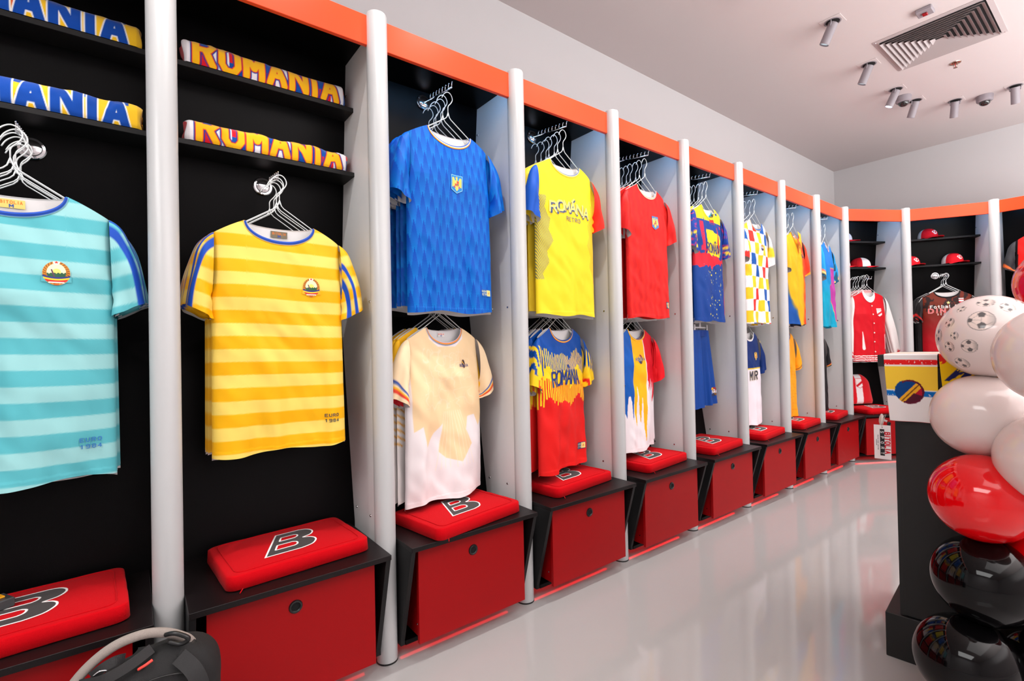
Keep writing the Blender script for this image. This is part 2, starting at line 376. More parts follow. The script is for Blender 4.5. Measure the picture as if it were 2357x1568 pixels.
# the round white posts between the lockers
PZ = ['at the far left, outside the picture edge', 'nearest to the camera, left of the yellow striped shirt', 'right of the yellow striped shirt', 'between the bright blue shirts and the plain yellow shirts',
      'between the plain yellow shirt and the red shirts', 'between the red shirts and the paint-splatter shirts', 'between the splatter shirts and the checkered shirts', 'between the checkered shirts and the polo shirts',
      'between the polo shirts and the blue and purple shirts', 'where the row turns, left of the varsity jackets', 'between varsity jackets and dark brown-red shirt', 'behind the football balloon, left of the red shirts', 'past the right picture edge']
po = [(0, (k-1)*S) for k in range(10)]+[P9, P10, (P10[0]+S, P10[1])]
p0 = None
for (x, y), w in zip(po, PZ):
    if p0 is None:
        p0 = thing('locker_post', '', 'post', (0, 0, 0), 0, 'white posts of the locker row')
        lathe('post_tube', [(0, .006), (.0395, .006), (.0395, 2.492), (.037, 2.498), (0, 2.5)], M_POST, p0, (0, 0, 0), seg=40)
        lathe('post_foot', [(0, 0), (.041, 0), (.041, .006), (0, .006)], M_GROM, p0, (0, 0, 0), seg=32); c = p0
    else: c = copy_tree(p0)
    c.location = (x, y, 0); c['label'] = 'round white post '+w

# storage boxes with red fronts
wherebox = ['under the nearest bench, behind the black backpack', 'under the second bench, right of the black backpack', 'under the bench below the cream map-print shirts', 'under the bench below the blue-yellow-red shirts',
            'under the bench below the dripping paint shirt', 'under the bench below the blue shorts', 'under the bench below the navy and white shirt', 'under the bench below the orange shirt',
            'under the bench below the black shirt', 'under the corner bench with the red pillow', 'under the corner bench behind the black pedestal', 'under the back wall bench hidden by the balloons']
def mkbox(loc, rz, lb):
    t = thing('storage_box', lb, 'storage box', loc, rz, 'red-fronted boxes under the benches')
    w = S-.172
    box('door', (.088, .0, .072), (.104, w, .425), M_DOOR, t, .001)
    for a, b in ((.018, .032), (w-.032, w-.018)): box('side_board', (-.20, a, .075), (.088, b, .40), M_DOOR, t, .001)
    box('back_board', (-.212, .018, .075), (-.20, w-.018, .40), M_DOOR, t, .001)
    box('bottom_board', (-.20, .032, .075), (.088, w-.032, .09), M_DOOR, t, .001)
    g = lathe('grommet', [(.0125, -.008), (.0125, .003), (.015, .0055), (.0195, .0045), (.0215, .001), (.0215, -.001)], M_GROM, t, (.104, w/2-.01, .365), (1, 0, 0), seg=32)
    lathe('finger_hole', [(0, .0006), (.0125, .0006)], M_HOLE, g, (.104, w/2-.01, .365), (1, 0, 0), seg=24)
    for y in (.06, w-.06):
        for z in (.12,): lathe('side_screw', [(0, 0), (.004, 0), (.003, .0015), (0, .002)], M_CHROME, t, (.05, .0175, z), (0, -1, 0), seg=8)
    return t
B0 = None
for k in range(12):
    p, a = inlock(k, 0, .086, 0)
    if B0 is None: B0 = mkbox(p, a, 'red storage box with black finger hole '+wherebox[k])
    else:
        c = copy_tree(B0); c.location = p; c.rotation_euler = (0, 0, a); c['label'] = 'red storage box with black finger hole '+wherebox[k]

# cushions
def cush_z(x, y, w=.235, d=.165): 
    ex = np.clip(np.abs(x)/d, 0, 1); ey = np.clip(np.abs(y)/w, 0, 1)
    return .046+.006*(1-ex**4)*(1-ey**4)
BP = [[(-.115, -.092), (.005, -.092), (.045, -.080), (.068, -.052), (.072, -.028), (.062, -.008), (.042, .004), (.072, .016), (.088, .040), (.088, .064), (.074, .084), (.052, .092), (-.030, .092)],
      [(-.020, .052), (.022, .052), (.030, .044), (.026, .030), (.014, .022), (-.034, .022)], [(-.052, -.014), (-.002, -.014), (.008, -.024), (.004, -.042), (-.008, -.050), (-.068, -.050)]]
def lobe(P): return [(q.x, q.y) for q in smoothpath([(a, b, 0) for a, b in P], 5)]
BP = [[BP[0][0]]+lobe(BP[0][1:7])[:-1]+[BP[0][6]]+lobe(BP[0][6:12])[1:]+[BP[0][12]], [BP[1][0]]+lobe(BP[1][1:5])+[BP[1][5]], [BP[2][0]]+lobe(BP[2][1:5])+[BP[2][5]]]
def mkcushion():
    t = thing('seat_cushion', '', 'cushion', (0, 0, 0), 0, 'red seat cushions on the benches')
    R, r = .020, .010; w, d = .235, .165; V = []; ring = []
    def rr(ins, z):
        out = []; W_, D_ = w-ins, d-ins; rc = .030
        for cx_, cy_, a0 in ((D_-rc, W_-rc, 0), (-D_+rc, W_-rc, 90), (-D_+rc, -W_+rc, 180), (D_-rc, -W_+rc, 270)):
            for k in range(7): a = math.radians(a0+15*k); out.append((cx_+rc*math.cos(a), cy_+rc*math.sin(a), z))
        # resample sides
        res = []; n = len(out)
        for i in range(n):
            p, q = Vector(out[i]), Vector(out[(i+1) % n]); m = max(1, int((q-p).length/.03))
            for j in range(m): res.append(p.lerp(q, j/m))
        return res
    rings = [rr(.008, .0), rr(.002, .004), rr(-.003, .014), rr(-.004, .025), rr(-.002, .036), rr(.004, .0435)]
    n = len(rings[0]); rings = [q for q in rings if len(q) == n]
    for s in (1, .985, .9, .7, .4): rings.append([Vector((p.x*s, p.y*s, 0)) for p in rr(.008, 0)][:n])
    for k in range(len(rings)-5, len(rings)):
        for p in rings[k]: p.z = float(cush_z(p.x, p.y))
    rnd = random.Random(3)
    for k, q in enumerate(rings):
        for p in q:
            if k < 6: nn = noise.noise(Vector((p.x*22, p.y*22, k*.3))); p.x *= 1+.012*nn; p.y *= 1+.008*nn; p.z += (.0 if k == 0 else .001*nn)
            V.append(p)
    F = [[k*n+i, k*n+(i+1) % n, (k+1)*n+(i+1) % n, (k+1)*n+i] for k in range(len(rings)-1) for i in range(n)]
    F.append(list(range(n))[::-1]); F.append([(len(rings)-1)*n+i for i in range(n)])
    o = meshobj('cushion_body', V, F, M_CUSH, t)
    sm = [p*1.0+Vector((0, 0, .001)) for p in rings[5]]; tube('piping', [sm+[sm[0]]], .0018, M_CUSH, t, 5)
    tube('zip_tag', [[(.166, -.19, .006), (.176, -.197, .004), (.182, -.202, .001)]], .0016, M_CUSH, t, 5)
    nx = 230; ny = 250
    A, Bc = np.meshgrid(np.linspace(-.13, .11, ny), np.linspace(-.105, .105, nx))
    sd = polysd(A, Bc, BP); px = .001
    col = full(A, (245, 240, 238)); col = over(col, sd+.0045, (44, 37, 36), px)
    X = -Bc; Y = A+.008
    P = np.stack([X, Y, cush_z(X, Y)+.0009], -1)
    gridobj('letter_print', P, M_CUPR, t, col, mask=(sd < .0006))
    return t
C0 = mkcushion()
cinfo = [(-.07, -.33, 3), (-.085, .362, 4), (-.03, 1.035, 9), (-.11, 1.735, 6.5), (-.10, 2.43, 6), (-.09, 3.10, 5), (-.10, 3.79, 6), (-.10, 4.47, 4), (-.11, 5.17, 7)]
wherec = ['with letter B and a small grey device on it', 'with letter B under the yellow striped shirt', 'with letter B touched by the cream map-print shirt', 'with letter B under the red hem of the blue-yellow-red shirt',
          'with letter B under the white dripping paint shirt', 'with letter B below the blue shorts', 'with letter B below the navy and white shirt', 'with letter B below the orange shirt', 'with letter B below the black shirt',
          'under the red and white pillow in the corner', 'on the corner bench behind the pedestal', 'on the back wall bench behind the balloons']
for k in range(12):
    if k < 9: x, y, a = cinfo[k]; p = (x, y, .4605); rz = math.radians(a)
    else: p, a0 = inlock(k, -.07, S/2, .4605); rz = a0+math.radians(3)
    c = C0 if k == 0 else copy_tree(C0)
    c.location = p; c.rotation_euler = (0, 0, rz); c['label'] = 'red seat cushion '+wherec[k]

# small grey device on nearest cushion
q = atpix(-2, 1385, z=.53)
t = thing('action_camera', 'small dark grey device with an orange-yellow top on the nearest cushion', 'device', (q.x, q.y, .5135), .5)
box('device_body', (-.03, -.045, 0), (.03, .022, .026), mat('device_grey', (62, 64, 66), .4), t, .003)
box('device_top', (-.022, -.04, .0265), (.012, .008, .031), mat('device_orange', (246, 170, 20), .5), t, .001)

# ------------------------------------------------------------------ ceiling fittings
def spotlamp(x, y, aim, label, on=False, e=SPOT_W, group='tilting white ceiling spotlights'):
    t = thing('ceiling_spotlight', label, 'spotlight', (x, y, CEIL), 0, group)
    a = Vector(aim)-Vector((x, y, CEIL-.1)); a.normalize()
    box('trim_plate', (-.062, -.062, -.003), (.062, .062, .0), M_CEIL, t, .001)
    lathe('recess_ring', [(.047, -.001), (.050, -.0045), (.043, -.006), (.040, -.001)], M_LAMPW, t, (0, 0, 0), seg=36)
    lathe('recess', [(0, -.0035), (.040, -.0035)], M_DARKIN, t, (0, 0, 0), seg=32)
    s = Vector((0, 0, -.022))-a*.012
    b = lathe('lamp_barrel', [(0, 0), (.026, 0), (.029, .004), (.029, .135), (.0265, .135), (.025, .128)], M_LAMPW, t, s, a, seg=36)
    lathe('lamp_lens', [(0, .127), (.025, .127)], M_LAMPG if on else mat('lamp_lens_off', (120, 128, 130), .2, emit=(200, 215, 225), es=.8), b, s, a, seg=28)
    ax = a.cross(Vector((0, 0, 1))).normalized()
    for sg in (-1, 1): tube('pivot_bracket', [[ax*sg*.036+Vector((0, 0, -.002)), ax*sg*.035+Vector((0, 0, -.022)), s+a*.03+ax*sg*.031]], .004, M_LAMPW, t, 6)
    L = light('SPOT', 'spot_beam', (x+s.x+a.x*.16, y+s.y+a.y*.16, CEIL+s.z+a.z*.16), e, (1, .975, .94), None, spot_size=math.radians(86), spot_blend=.75, shadow_soft_size=.022)
    L.rotation_euler = a.to_track_quat('-Z', 'Y').to_euler()
    return t
spots = [(.585, 3.60, (-.1, 3.55, 1.75), 'white ceiling spotlight nearest the camera, left of the air grille'), (.552, 4.40, (-.1, 4.42, 1.75), 'second white ceiling spotlight, at the far corner of the air grille'),
         (.558, 5.035, (-.1, 4.95, 1.75), 'brightly lit ceiling spotlight beside the left dome camera'), (.60, 5.42, (.05, 5.75, 1.75), 'dark-lensed ceiling spotlight just behind the left dome camera'),
         (.81, 5.72, (.55, 6.35, 1.75), 'ceiling spotlight between the two dome cameras'), (1.175, 5.81, (1.10, 6.45, 1.75), 'ceiling spotlight at the right, past the right dome camera')]
for i, (x, y, aim, lb) in enumerate(spots): spotlamp(x, y, aim, lb, i == 2, e=SPOT_W*(1 if i < 3 else .8))
for y in (2.80, 2.02, 1.24, .46, -.32, -1.1):
    spotlamp(.57, y, (-.1, y+.02, 1.75), 'white ceiling spotlight above the picture edge in the row along the lockers', e=SPOT_W*1.0, group='spotlights above the top picture edge')
def domecam(x, y, lb):
    t = thing('dome_camera', lb, 'security camera', (x, y, CEIL), .6, 'dome security cameras')
    lathe('camera_base', [(0, 0), (.056, 0), (.058, -.006), (.055, -.045), (.048, -.052), (.040, -.054)], M_LAMPW, t, seg=40)
    lathe('camera_dome', [(.040, -.050)]+[(.040*math.cos(a), -.052-.036*math.sin(a)) for a in [k*PI/14 for k in range(7)]]+[(0, -.088)], M_GLASSBLK, t, seg=32)
domecam(.556, 5.25, 'dome security camera between two spotlights on the left'); domecam(.985, 5.83, 'dome security camera on the right, between two spotlights')
# air grille, four-way, with its own louvres
g = thing('air_grille', 'square white ceiling air diffuser with nested slanted louvres', 'air vent', (.965, 4.405, CEIL), 0)
hw = .305
def frame(name, h1, z1, h2, z2, th, m, par):
    """square ring blade from half-size h1 at z1 to h2 at z2"""
    V = []; F = []
    for (h, z) in ((h1, z1), (h2, z2), (h2, z2+th), (h1, z1+th)):
        V += [(-h, -h, z), (h, -h, z), (h, h, z), (-h, h, z)]
    for r in range(4):
        for k in range(4): F.append([r*4+k, r*4+(k+1) % 4, ((r+1) % 4)*4+(k+1) % 4, ((r+1) % 4)*4+k])
    o = meshobj(name, V, F, m, par, smooth=False); bm = bmesh.new(); bm.from_mesh(o.data); bmesh.ops.recalc_face_normals(bm, faces=bm.faces[:]); bm.to_mesh(o.data); bm.free(); return o
frame('grille_frame', hw, -.004, hw-.028, -.009, .004, M_GRILLE, g)
frame('grille_lip', hw-.028, -.009, hw-.030, -.0015, .001, M_GRILLE, g)
box('duct_cover', (-hw+.03, -hw+.03, -.0012), (hw-.03, hw-.03, -.0004), M_DARKIN, g, 0)
for k in range(9):
    h = hw-.034-k*.0285; frame('louvre', max(h-.020, .004), -.0025, h, -.0215, .0012, M_GRILLE, g)
for sx in (-1, 1):
    for sy in (-1, 1): lathe('grille_screw', [(0, 0), (.005, 0), (.004, .0015), (0, .002)], M_CHROME, g, (sx*(hw-.014), sy*(hw-.014), -.0065), (0, 0, -1), seg=8)
t = thing('fire_alarm', 'small white ceiling alarm box with red lens beside the air diffuser', 'alarm', (.985, 3.955, CEIL), 0)
box('alarm_base', (-.042, -.042, -.026), (.042, .042, 0), M_LAMPW, t, .005); box('red_lens', (-.014, -.016, -.036), (.014, .016, -.0262), mat('red_lens', (150, 8, 20), .25), t, .003)
t = thing('sprinkler', 'small brass ceiling sprinkler head behind the air diffuser', 'sprinkler', (.955, 4.93, CEIL), 0)
M_BR = mat('sprinkler_metal', (190, 170, 155), .2, 1)
lathe('sprinkler_plate', [(0, 0), (.036, 0), (.034, -.005), (.018, -.010), (0, -.010)], M_BR, t, seg=28)
tube('sprinkler_yoke', [[(-.010, 0, -.0105), (-.012, 0, -.024), (-.003, 0, -.036)], [(.010, 0, -.0105), (.012, 0, -.024), (.003, 0, -.036)]], .0022, M_BR, t, 6)
cyl('glass_bulb', (0, 0, -.0105), (0, 0, -.034), .0025, mat('red_bulb', (200, 20, 25), .2), t, seg=8)
lathe('deflector', [(0, -.0365), (.013, -.0365), (.013, -.038), (0, -.038)], M_BR, t, seg=16)

# ------------------------------------------------------------------ clothes
HW_, LEN = .213, .80
class Cut:
    """proportions of one garment in its own frame: y sideways, z down from the neck points, x towards the aisle"""
    def __init__(s, L=.80, neck=.112, fd=.068, bd=.018, sh=.205, hw=.213, hem=.218, tf=.040, tb=.030, slope=.052, drop=.335, out=.292, fold=.011, seed=1, narrow=0):
        s.__dict__.update(locals())
    def W(s, z): return np.interp(-np.asarray(z), [0, s.slope, .25, s.L], [s.sh, s.sh, s.hw, s.hem])
    def T(s, z, t): return .010+(t-.010)*np.clip(-np.asarray(z)/.22, 0, 1)**.8
    def folds(s, y, z):
        g = np.clip((-z-.08)/(s.L-.08), 0, 1.1); q = s.seed*1.7
        y = y+.012*np.sin(z*7+q); f = np.sin(y*31+q+z*1.5)*.5+np.sin(y*61-q*2+z*2.2)*.22+np.sin(y*15+q*.6-z*3.1)*.8; f = np.tanh(f*1.3)*.9
        d = np.sin((y*.8+z)*26+q)*.10*np.exp(-((z+.33)/.2)**2)
        cr = (vnoise(y+z*.4, z*.6, 26, s.seed)-.5)*.22
        return s.fold*1.7*(g**.9*f+d*1.6+cr*1.6*np.clip(-z/.1, 0, 1))
    def xf(s, y, z):
        u = np.clip(np.abs(y)/s.W(z), 0, 1); e = (1-u**4)**.5
        sag = .012*np.exp(-((np.abs(y)-s.neck)/.05)**2)*np.exp(-((z+.05)/.06)**2)
        return s.T(z, s.tf)*e+s.folds(y, z)*(.25+.75*e)+sag*0
    def xb(s, y, z):
        u = np.clip(np.abs(y)/s.W(z), 0, 1); e = (1-u**4)**.5
        return -s.T(z, s.tb)*e+s.folds(y, z)*(.25+.2*e)
    def top(s, u, depth):
        un = s.neck/s.sh; a = np.abs(u)
        sh = -s.slope*np.clip((a-un)/(1-un), 0, 1)**1.15
        return np.where(a < un, -depth*np.sqrt(np.clip(1-(a/un)**2, 0, 1)), sh)
def body(t, c, paint, nu, nv, mat_, hemwave=.006):
    un = c.neck/c.sh
    k = np.linspace(-1, 1, nu); u = np.sign(k)*np.abs(k)**.96
    for w in (-un, un): u[np.argmin(abs(u-w))] = w
    for side, depth, fx, n in ((1, c.fd, c.xf, nv), (-1, c.bd, c.xb, max(12, nv//3))):
        if side < 0: u = u[::max(1, nu//60)] if (nu-1) % max(1, nu//60) == 0 else np.linspace(-1, 1, 41)
        v = np.linspace(0, 1, n)[:, None]; zt = c.top(u, depth)[None]; zh = -c.L+hemwave*np.sin(u*5+c.seed)[None]+.004*side
        Z = zt*(1-v)+zh*v
        Y = u[None]*c.W(Z); X = fx(Y, Z)
        X = X+side*np.where(Z < -c.L+.022, .0009, 0)
        px = 2*c.hw/nu
        col = paint(Y, Z, px, side) if side > 0 else paint(Y, Z, .01, side)
        yield side, np.stack([X, Y, Z], -1), col
def ring_rot(P, yaw): return P
def sleeve_geo(c, sg, nk, nm, long=0):
    th = np.linspace(0, 2*PI, nk, endpoint=False)[None]; m = np.linspace(0, 1, nm)[:, None]
    ct, st = np.cos(th), np.sin(th)
    # armhole ring (z,y,x) -> cuff ring
    A_out = np.array([c.sh, -c.slope]); A_in = np.array([c.hw-.002, -.25])
    if not long:
        B_out = np.array([c.out, -c.drop+.042]); B_in = np.array([c.hw-.006, -c.drop-.005]); ctl = np.array([c.out-.028, -.075]); ctli = np.array([c.hw+.004, -.285]); rx0, rx1 = .024, .046
    else:
        e = .185 if sg > 0 else .085
        B_out = np.array([c.hw+e, -long+.01]); B_in = np.array([c.hw+e-.080, -long-.02]); ctl = np.array([c.hw+e*.42, -.10]); ctli = np.array([c.hw+.01, -.33]); rx0, rx1 = .03, .035
    def mix(t):
        o = (1-t)**2*A_out[:, None, None]+2*t*(1-t)*ctl[:, None, None]+t*t*B_out[:, None, None]
        i = (1-t)**2*A_in[:, None, None]+2*t*(1-t)*ctli[:, None, None]+t*t*B_in[:, None, None]; return o, i
    o, i = mix(m)
    mid = (o+i)/2; half = (o-i)/2
    Y = mid[0]+half[0]*ct; Z = mid[1]+half[1]*ct
    rx = (rx0+(rx1-rx0)*np.sin(m*PI/2)); X = rx*st
    q = c.seed*2.3+sg
    f = .006*m*(np.sin(th*3+q)+.7*np.sin(th*5+2*q+m*3))+.004*np.sin(m*9+th*2+q)*m*(1-m)*3
    X = X+f*st; Y = Y+f*ct*.8; X = X+.006
    return X, sg*Y, Z, th+0*m, m+0*th
def hanger_geo(apex=.058, sh=.188, drop=.112):
    a = apex
    hook = [(0, -.030, a+.088), (0, -.022, a+.104), (0, -.010, a+.116), (0, .002, a+.121), (0, .014, a+.117), (0, .022, a+.106), (0, .024, a+.092), (0, .016, a+.076), (0, .004, a+.062), (0, 0, a+.052), (0, 0, a+.016)]
    L = [(0, .0, a+.030), (0, -.006, a+.010), (0, -.014, a+.001), (0, -sh, a-drop), (0, -sh-.006, a-drop-.010), (0, -sh+.004, a-drop-.017), (0, 0, a-drop-.018)]
    R = [(p[0]+.001, -p[1], p[2]) for p in L]
    return [smoothpath(hook[:-1], 3)+[hook[-1]], L, R]
HM = {}
def hanger(loc, rz, label, group, apex=.058):
    o = tube('wire_hanger', hanger_geo(apex), .0019, M_WIRE, None, 6) if apex not in HM else bpy.data.objects.new('wire_hanger', HM[apex])
    if apex in HM: link(o)
    HM[apex] = o.data
    o.location = loc; o.rotation_euler = (0, 0, rz); return tag(o, label, 'clothes hanger', group)
def collar(t, c, rows, width=.014, vneck=False, ribs=24):
    """band around the neck opening; rows: list of colours from inner to outer edge"""
    n = 60; nr = len(rows)
    for side, depth, fx in ((1, c.fd, c.xf), (-1, c.bd, c.xb)):
        a = np.linspace(-1, 1, n); 
        k = np.linspace(0, 1, nr)[:, None]
        ang = (a*PI/2)[None]
        y0 = c.neck*np.sin(ang); z0 = -depth*np.cos(ang)
        if vneck and side > 0: y0 = c.neck*a[None]; z0 = -depth*(1-np.abs(a[None])**.95)
        # outward normal of ellipse, pointing away from hole
        ny = np.sin(ang)*depth; nz = -np.cos(ang)*c.neck; L = np.hypot(ny, nz); ny, nz = ny/L, nz/L
        if vneck and side > 0: ny = np.sign(a[None])*.5; nz = -.85+0*a[None]
        off = (k-.35)*width
        Y = y0+ny*off*.6; Z = z0+nz*off
        X = fx(Y, np.minimum(Z, 0))+side*(.0016+.0022*np.sin(k*PI))
        X = np.where(np.abs(a)[None]+0*k > .985, X*.5, X)
        col = np.repeat(C3(rows)[:, None, :], n, 1)
        o = gridobj('collar' if side > 0 else 'neck_band', np.stack([X, Y, Z], -1), M_JERSEY, t, col, flip=(side > 0))
def patch(t, name, c, paint, sdf, y0, y1, z0, z1, px, off=.0020, mat_=None):
    A, B = np.meshgrid(np.arange(y0, y1, px), np.arange(z1, z0, -px))
    sd = sdf(A, B); col = paint(A, B, px)
    P = np.stack([c.xf(A, B)+off, A, B], -1)
    return gridobj(name, P, mat_ or M_PRINT, t, col, mask=sd < px*.6, flip=False)
def shirt(name, label, cat, group, loc, rz, c, paint, spaint, nu=90, nv=120, col_rows=None, vneck=False, long=0, sleeves=True, ns=(32, 26), mt=None):
    t = thing(name, label, cat, loc, rz, group); mt = mt or M_JERSEY
    fr = list(body(t, c, paint, nu, nv, mt))
    # front and back sheets as one body mesh
    V = np.concatenate([p.reshape(-1, 3) for _, p, _ in fr]); Cc = np.concatenate([k.reshape(-1, 3) for _, _, k in fr]); Q = []; base = 0
    for side, p, _ in fr:
        n, m = p.shape[:2]; i = np.arange(n*m).reshape(n, m)+base; base += n*m
        q = np.stack([i[:-1, :-1], i[1:, :-1], i[1:, 1:], i[:-1, 1:]], -1).reshape(-1, 4); Q.append(q if side > 0 else q[:, ::-1])
    Q = np.concatenate(Q)
    me = bpy.data.meshes.new('body'); me.vertices.add(len(V)); me.vertices.foreach_set('co', V.astype(np.float32).ravel())
    me.loops.add(Q.size); me.loops.foreach_set('vertex_index', Q.ravel().astype(np.int32)); me.polygons.add(len(Q)); me.polygons.foreach_set('loop_start', np.arange(0, Q.size, 4, dtype=np.int32))
    me.polygons.foreach_set('use_smooth', np.ones(len(Q), bool)); me.update(calc_edges=True); me.materials.append(mt); setcols(me, Cc)
    link(bpy.data.objects.new('body', me), t)
    if sleeves:
        for sg in (-1, 1):
            X, Y, Z, th, m = sleeve_geo(c, sg, *ns, long=long)
            gridobj('sleeve', np.stack([X, Y, Z], -1), mt, t, spaint(th, m, Y, Z, sg), closed_u=True, flip=(sg < 0))
    if col_rows is not None: collar(t, c, col_rows, vneck=vneck)
    return t
# ---- emblem painters
def emb_socialist(Y, Z, cy, cz, r, col, px):
    a = (Y-cy)/r; b = (Z-cz)/r; P = px/r
    col = over(col, ellsd(a, b, 0, -.02, .86, 1.0), (214, 138, 32), P)
    ang = np.arctan2(b, a); rr = np.hypot(a/.86, b)
    col = over(col, np.where((rr > .66) & (rr < .98), -np.cos(ang*26+rr*14)*.06-.01, 1), (150, 82, 20), P)
    col = over(col, ellsd(a, b, 0, .04, .60, .76), (250, 236, 190), P)
    col = over(col, ellsd(a, b, .02, .10, .26, .26), (252, 222, 110), P)
    col = over(col, np.maximum(ellsd(a, b, 0, .04, .60, .76), b+.08-.10*np.abs(np.sin(a*14))-.06*a), (40, 92, 62), P)
    col = over(col, segd(a, b, (-.3, .25), (-.12, -.35))-.05, (90, 60, 80), P)
    for k, cc in enumerate(((44, 52, 128), (250, 200, 50), (214, 40, 44))):
        d = np.abs(b+.42+.14*k+.22*(a*a)*-1.0)-.07; col = over(col, np.maximum(d, np.abs(a)-.92+.12*k), cc, P)
    col = over(col, np.maximum(np.abs(b+.80)-.05, np.abs(a)-.5), (245, 235, 225), P)
    col = over(col, ellsd(a, b, 0, -1.0, .16, .14), (200, 100, 30), P)
    col = over(col, ellsd(a, b, 0, .90, .22, .20), (250, 240, 220), P); col = over(col, polysd(a, b, STAR(0, .90, .15)), (222, 54, 40), P)
    return col
def emb_soc_sd(Y, Z, cy, cz, r): return np.minimum(ellsd(Y, Z, cy, cz-.02*r, .86*r, r), np.maximum(np.abs(Z-cz+.55*r)-.2*r, np.abs(Y-cy)-.92*r))
def eagle_polys(cy, cz, r):
    h = [(-.10, .95), (.05, 1.0), (.13, .88), (.12, .45), (.30, .42), (.42, .80), (.58, .86), (.72, .75), (.74, -.45), (.50, -.35), (.42, -.2), (.20, -.42), (.28, -.62), (0, -.95), (-.28, -.62), (-.20, -.42), (-.42, -.2), (-.50, -.35), (-.74, -.45), (-.72, .75), (-.58, .86), (-.42, .80), (-.30, .42), (-.12, .45), (-.10, .7), (-.2, .78)]
    return [[(cy+a*r, cz+b*r) for a, b in h]]
def emb_eagle(Y, Z, cy, cz, r, col, px, field=None, line=None):
    sh = [[(cy-.85*r, cz+1.12*r), (cy+.85*r, cz+1.12*r), (cy+.85*r, cz-.75*r), (cy, cz-1.2*r), (cy-.85*r, cz-.75*r)]]
    ss = polysd(Y, Z, sh)
    if field: col = over(col, ss, field, px)
    if line: col = over(col, np.abs(ss)-.03*r, line, px)
    col = over(col, polysd(Y, Z, eagle_polys(cy, cz, r)), (250, 205, 90), px)
    for (a, b, w, h, cc) in ((-.16, .22, .15, .18, (240, 200, 110)), (.16, .22, .16, .18, (228, 60, 50)), (-.16, -.12, .15, .16, (220, 70, 40)), (.16, -.06, .16, .07, (30, 80, 110)), (.16, -.2, .16, .08, (240, 130, 50)), (-.40, -.42, .12, .09, (200, 50, 60)), (.40, -.42, .12, .09, (220, 70, 80))):
        col = over(col, np.maximum(np.abs(Y-cy-a*r)-w*r, np.abs(Z-cz-b*r)-h*r), cc, px)
    col = over(col, ellsd(Y, Z, cy-.06*r, cz+.9*r, .07*r, .07*r), (220, 70, 60), px)
    return col
def shield_sd(Y, Z, cy, cz, r): return polysd(Y, Z, [[(cy-.9*r, cz+1.16*r), (cy+.9*r, cz+1.16*r), (cy+.9*r, cz-.78*r), (cy, cz-1.26*r), (cy-.9*r, cz-.78*r)]])
def emb_ball(Y, Z, cy, cz, r, col, px, txt=(240, 235, 230), edge=(30, 60, 130), word='ROMA^NIA', ring=True):
    d = np.hypot(Y-cy, Z-cz)-r; s = (Y-cy)*.75+(Z-cz)*.66
    b = full(Y, (24, 70, 140)); b = np.where((s > -.25*r)[..., None], C3((240, 180, 30)), b); b = np.where((s > .35*r)[..., None], C3((150, 24, 40)), b)
    b = np.where(((s > .0) & (s < .12*r))[..., None], C3((150, 90, 20)), b); b = np.where(((Z-cz) < -.35*r+(Y-cy)*.5)[..., None], b*.45+C3((60, 10, 30))*.3, b)
    w = np.clip(.5-d/px, 0, 1)[..., None]; col = col*(1-w)+b*w
    if word:
        td = textd(Y, Z, word, cy, cz, r*.55, r*.34, r*.11); col = over(col, td-r*.05, edge, px); col = over(col, td, txt, px)
    return col
def tagpatch(Y, Z, cy, cz, w, h, col, px, dark=(24, 50, 110)):
    col = over(col, np.maximum(np.abs(Y-cy)-w, np.abs(Z-cz)-h), dark, px)
    col = over(col, np.maximum(np.abs(Y-cy-w*.48)-w*.46, np.abs(Z-cz)-h*.84), (238, 214, 130), px)
    col = emb_eagle(Y, Z, cy+w*.48, cz, h*.6, col, px)
    col = over(col, np.minimum(textd(Y, Z, 'ORIENTE', cy-w*.5, cz+h*.42, h*.5, h*.28, h*.1), textd(Y, Z, 'RETRO', cy-w*.5, cz-h*.42, h*.5, h*.34, h*.1)), (225, 215, 160), px)
    return col

# ---- 1/2 striped shirts
def mk_stripes(light_, dark_, bw=.0432, ph=.012):
    def p(Y, Z, px, side=1):
        s = np.sin((Z+ph+.004*np.sin(Y*9))*PI/bw)*bw/PI; return over(full(Y, light_), -s, dark_, max(px, .003))
    return p
def sl_stripes(light_, dark_, stripe, R1=((.15, .38), (.62, 1.10)), L1=((.15, .38), (.62, 1.10))):
    f = mk_stripes(light_, dark_)
    def p(th, m, Y, Z, sg):
        col = f(Y*0+Z*.0, Z-.35*(np.abs(Y)-.21), .004)
        s = np.where(th > PI*1.5, th-2*PI, th)
        for a, b in (R1 if sg > 0 else L1): col = over(col, np.abs(s-(a+b)/2)-(b-a)/2, stripe, .05)
        return col
    return p
def neck_label(t, c, w, h, z0, cols, word, tcol):
    A, B = np.meshgrid(np.arange(-w, w, .0008), np.arange(z0+h, z0-h, -.0008)); col = full(A, cols)
    col = over(col, textd(A, B, word, 0, z0+h*.35, h*.6, h*.34, h*.14), tcol, .0008); col = over(col, textd(A, B, 'M', 0, z0-h*.45, h*.6, h*.6, h*.2), (40, 70, 160), .0008)
    gridobj('neck_label', np.stack([c.xb(A, B)+.003, A, B], -1), M_PRINT, t, col, flip=False)
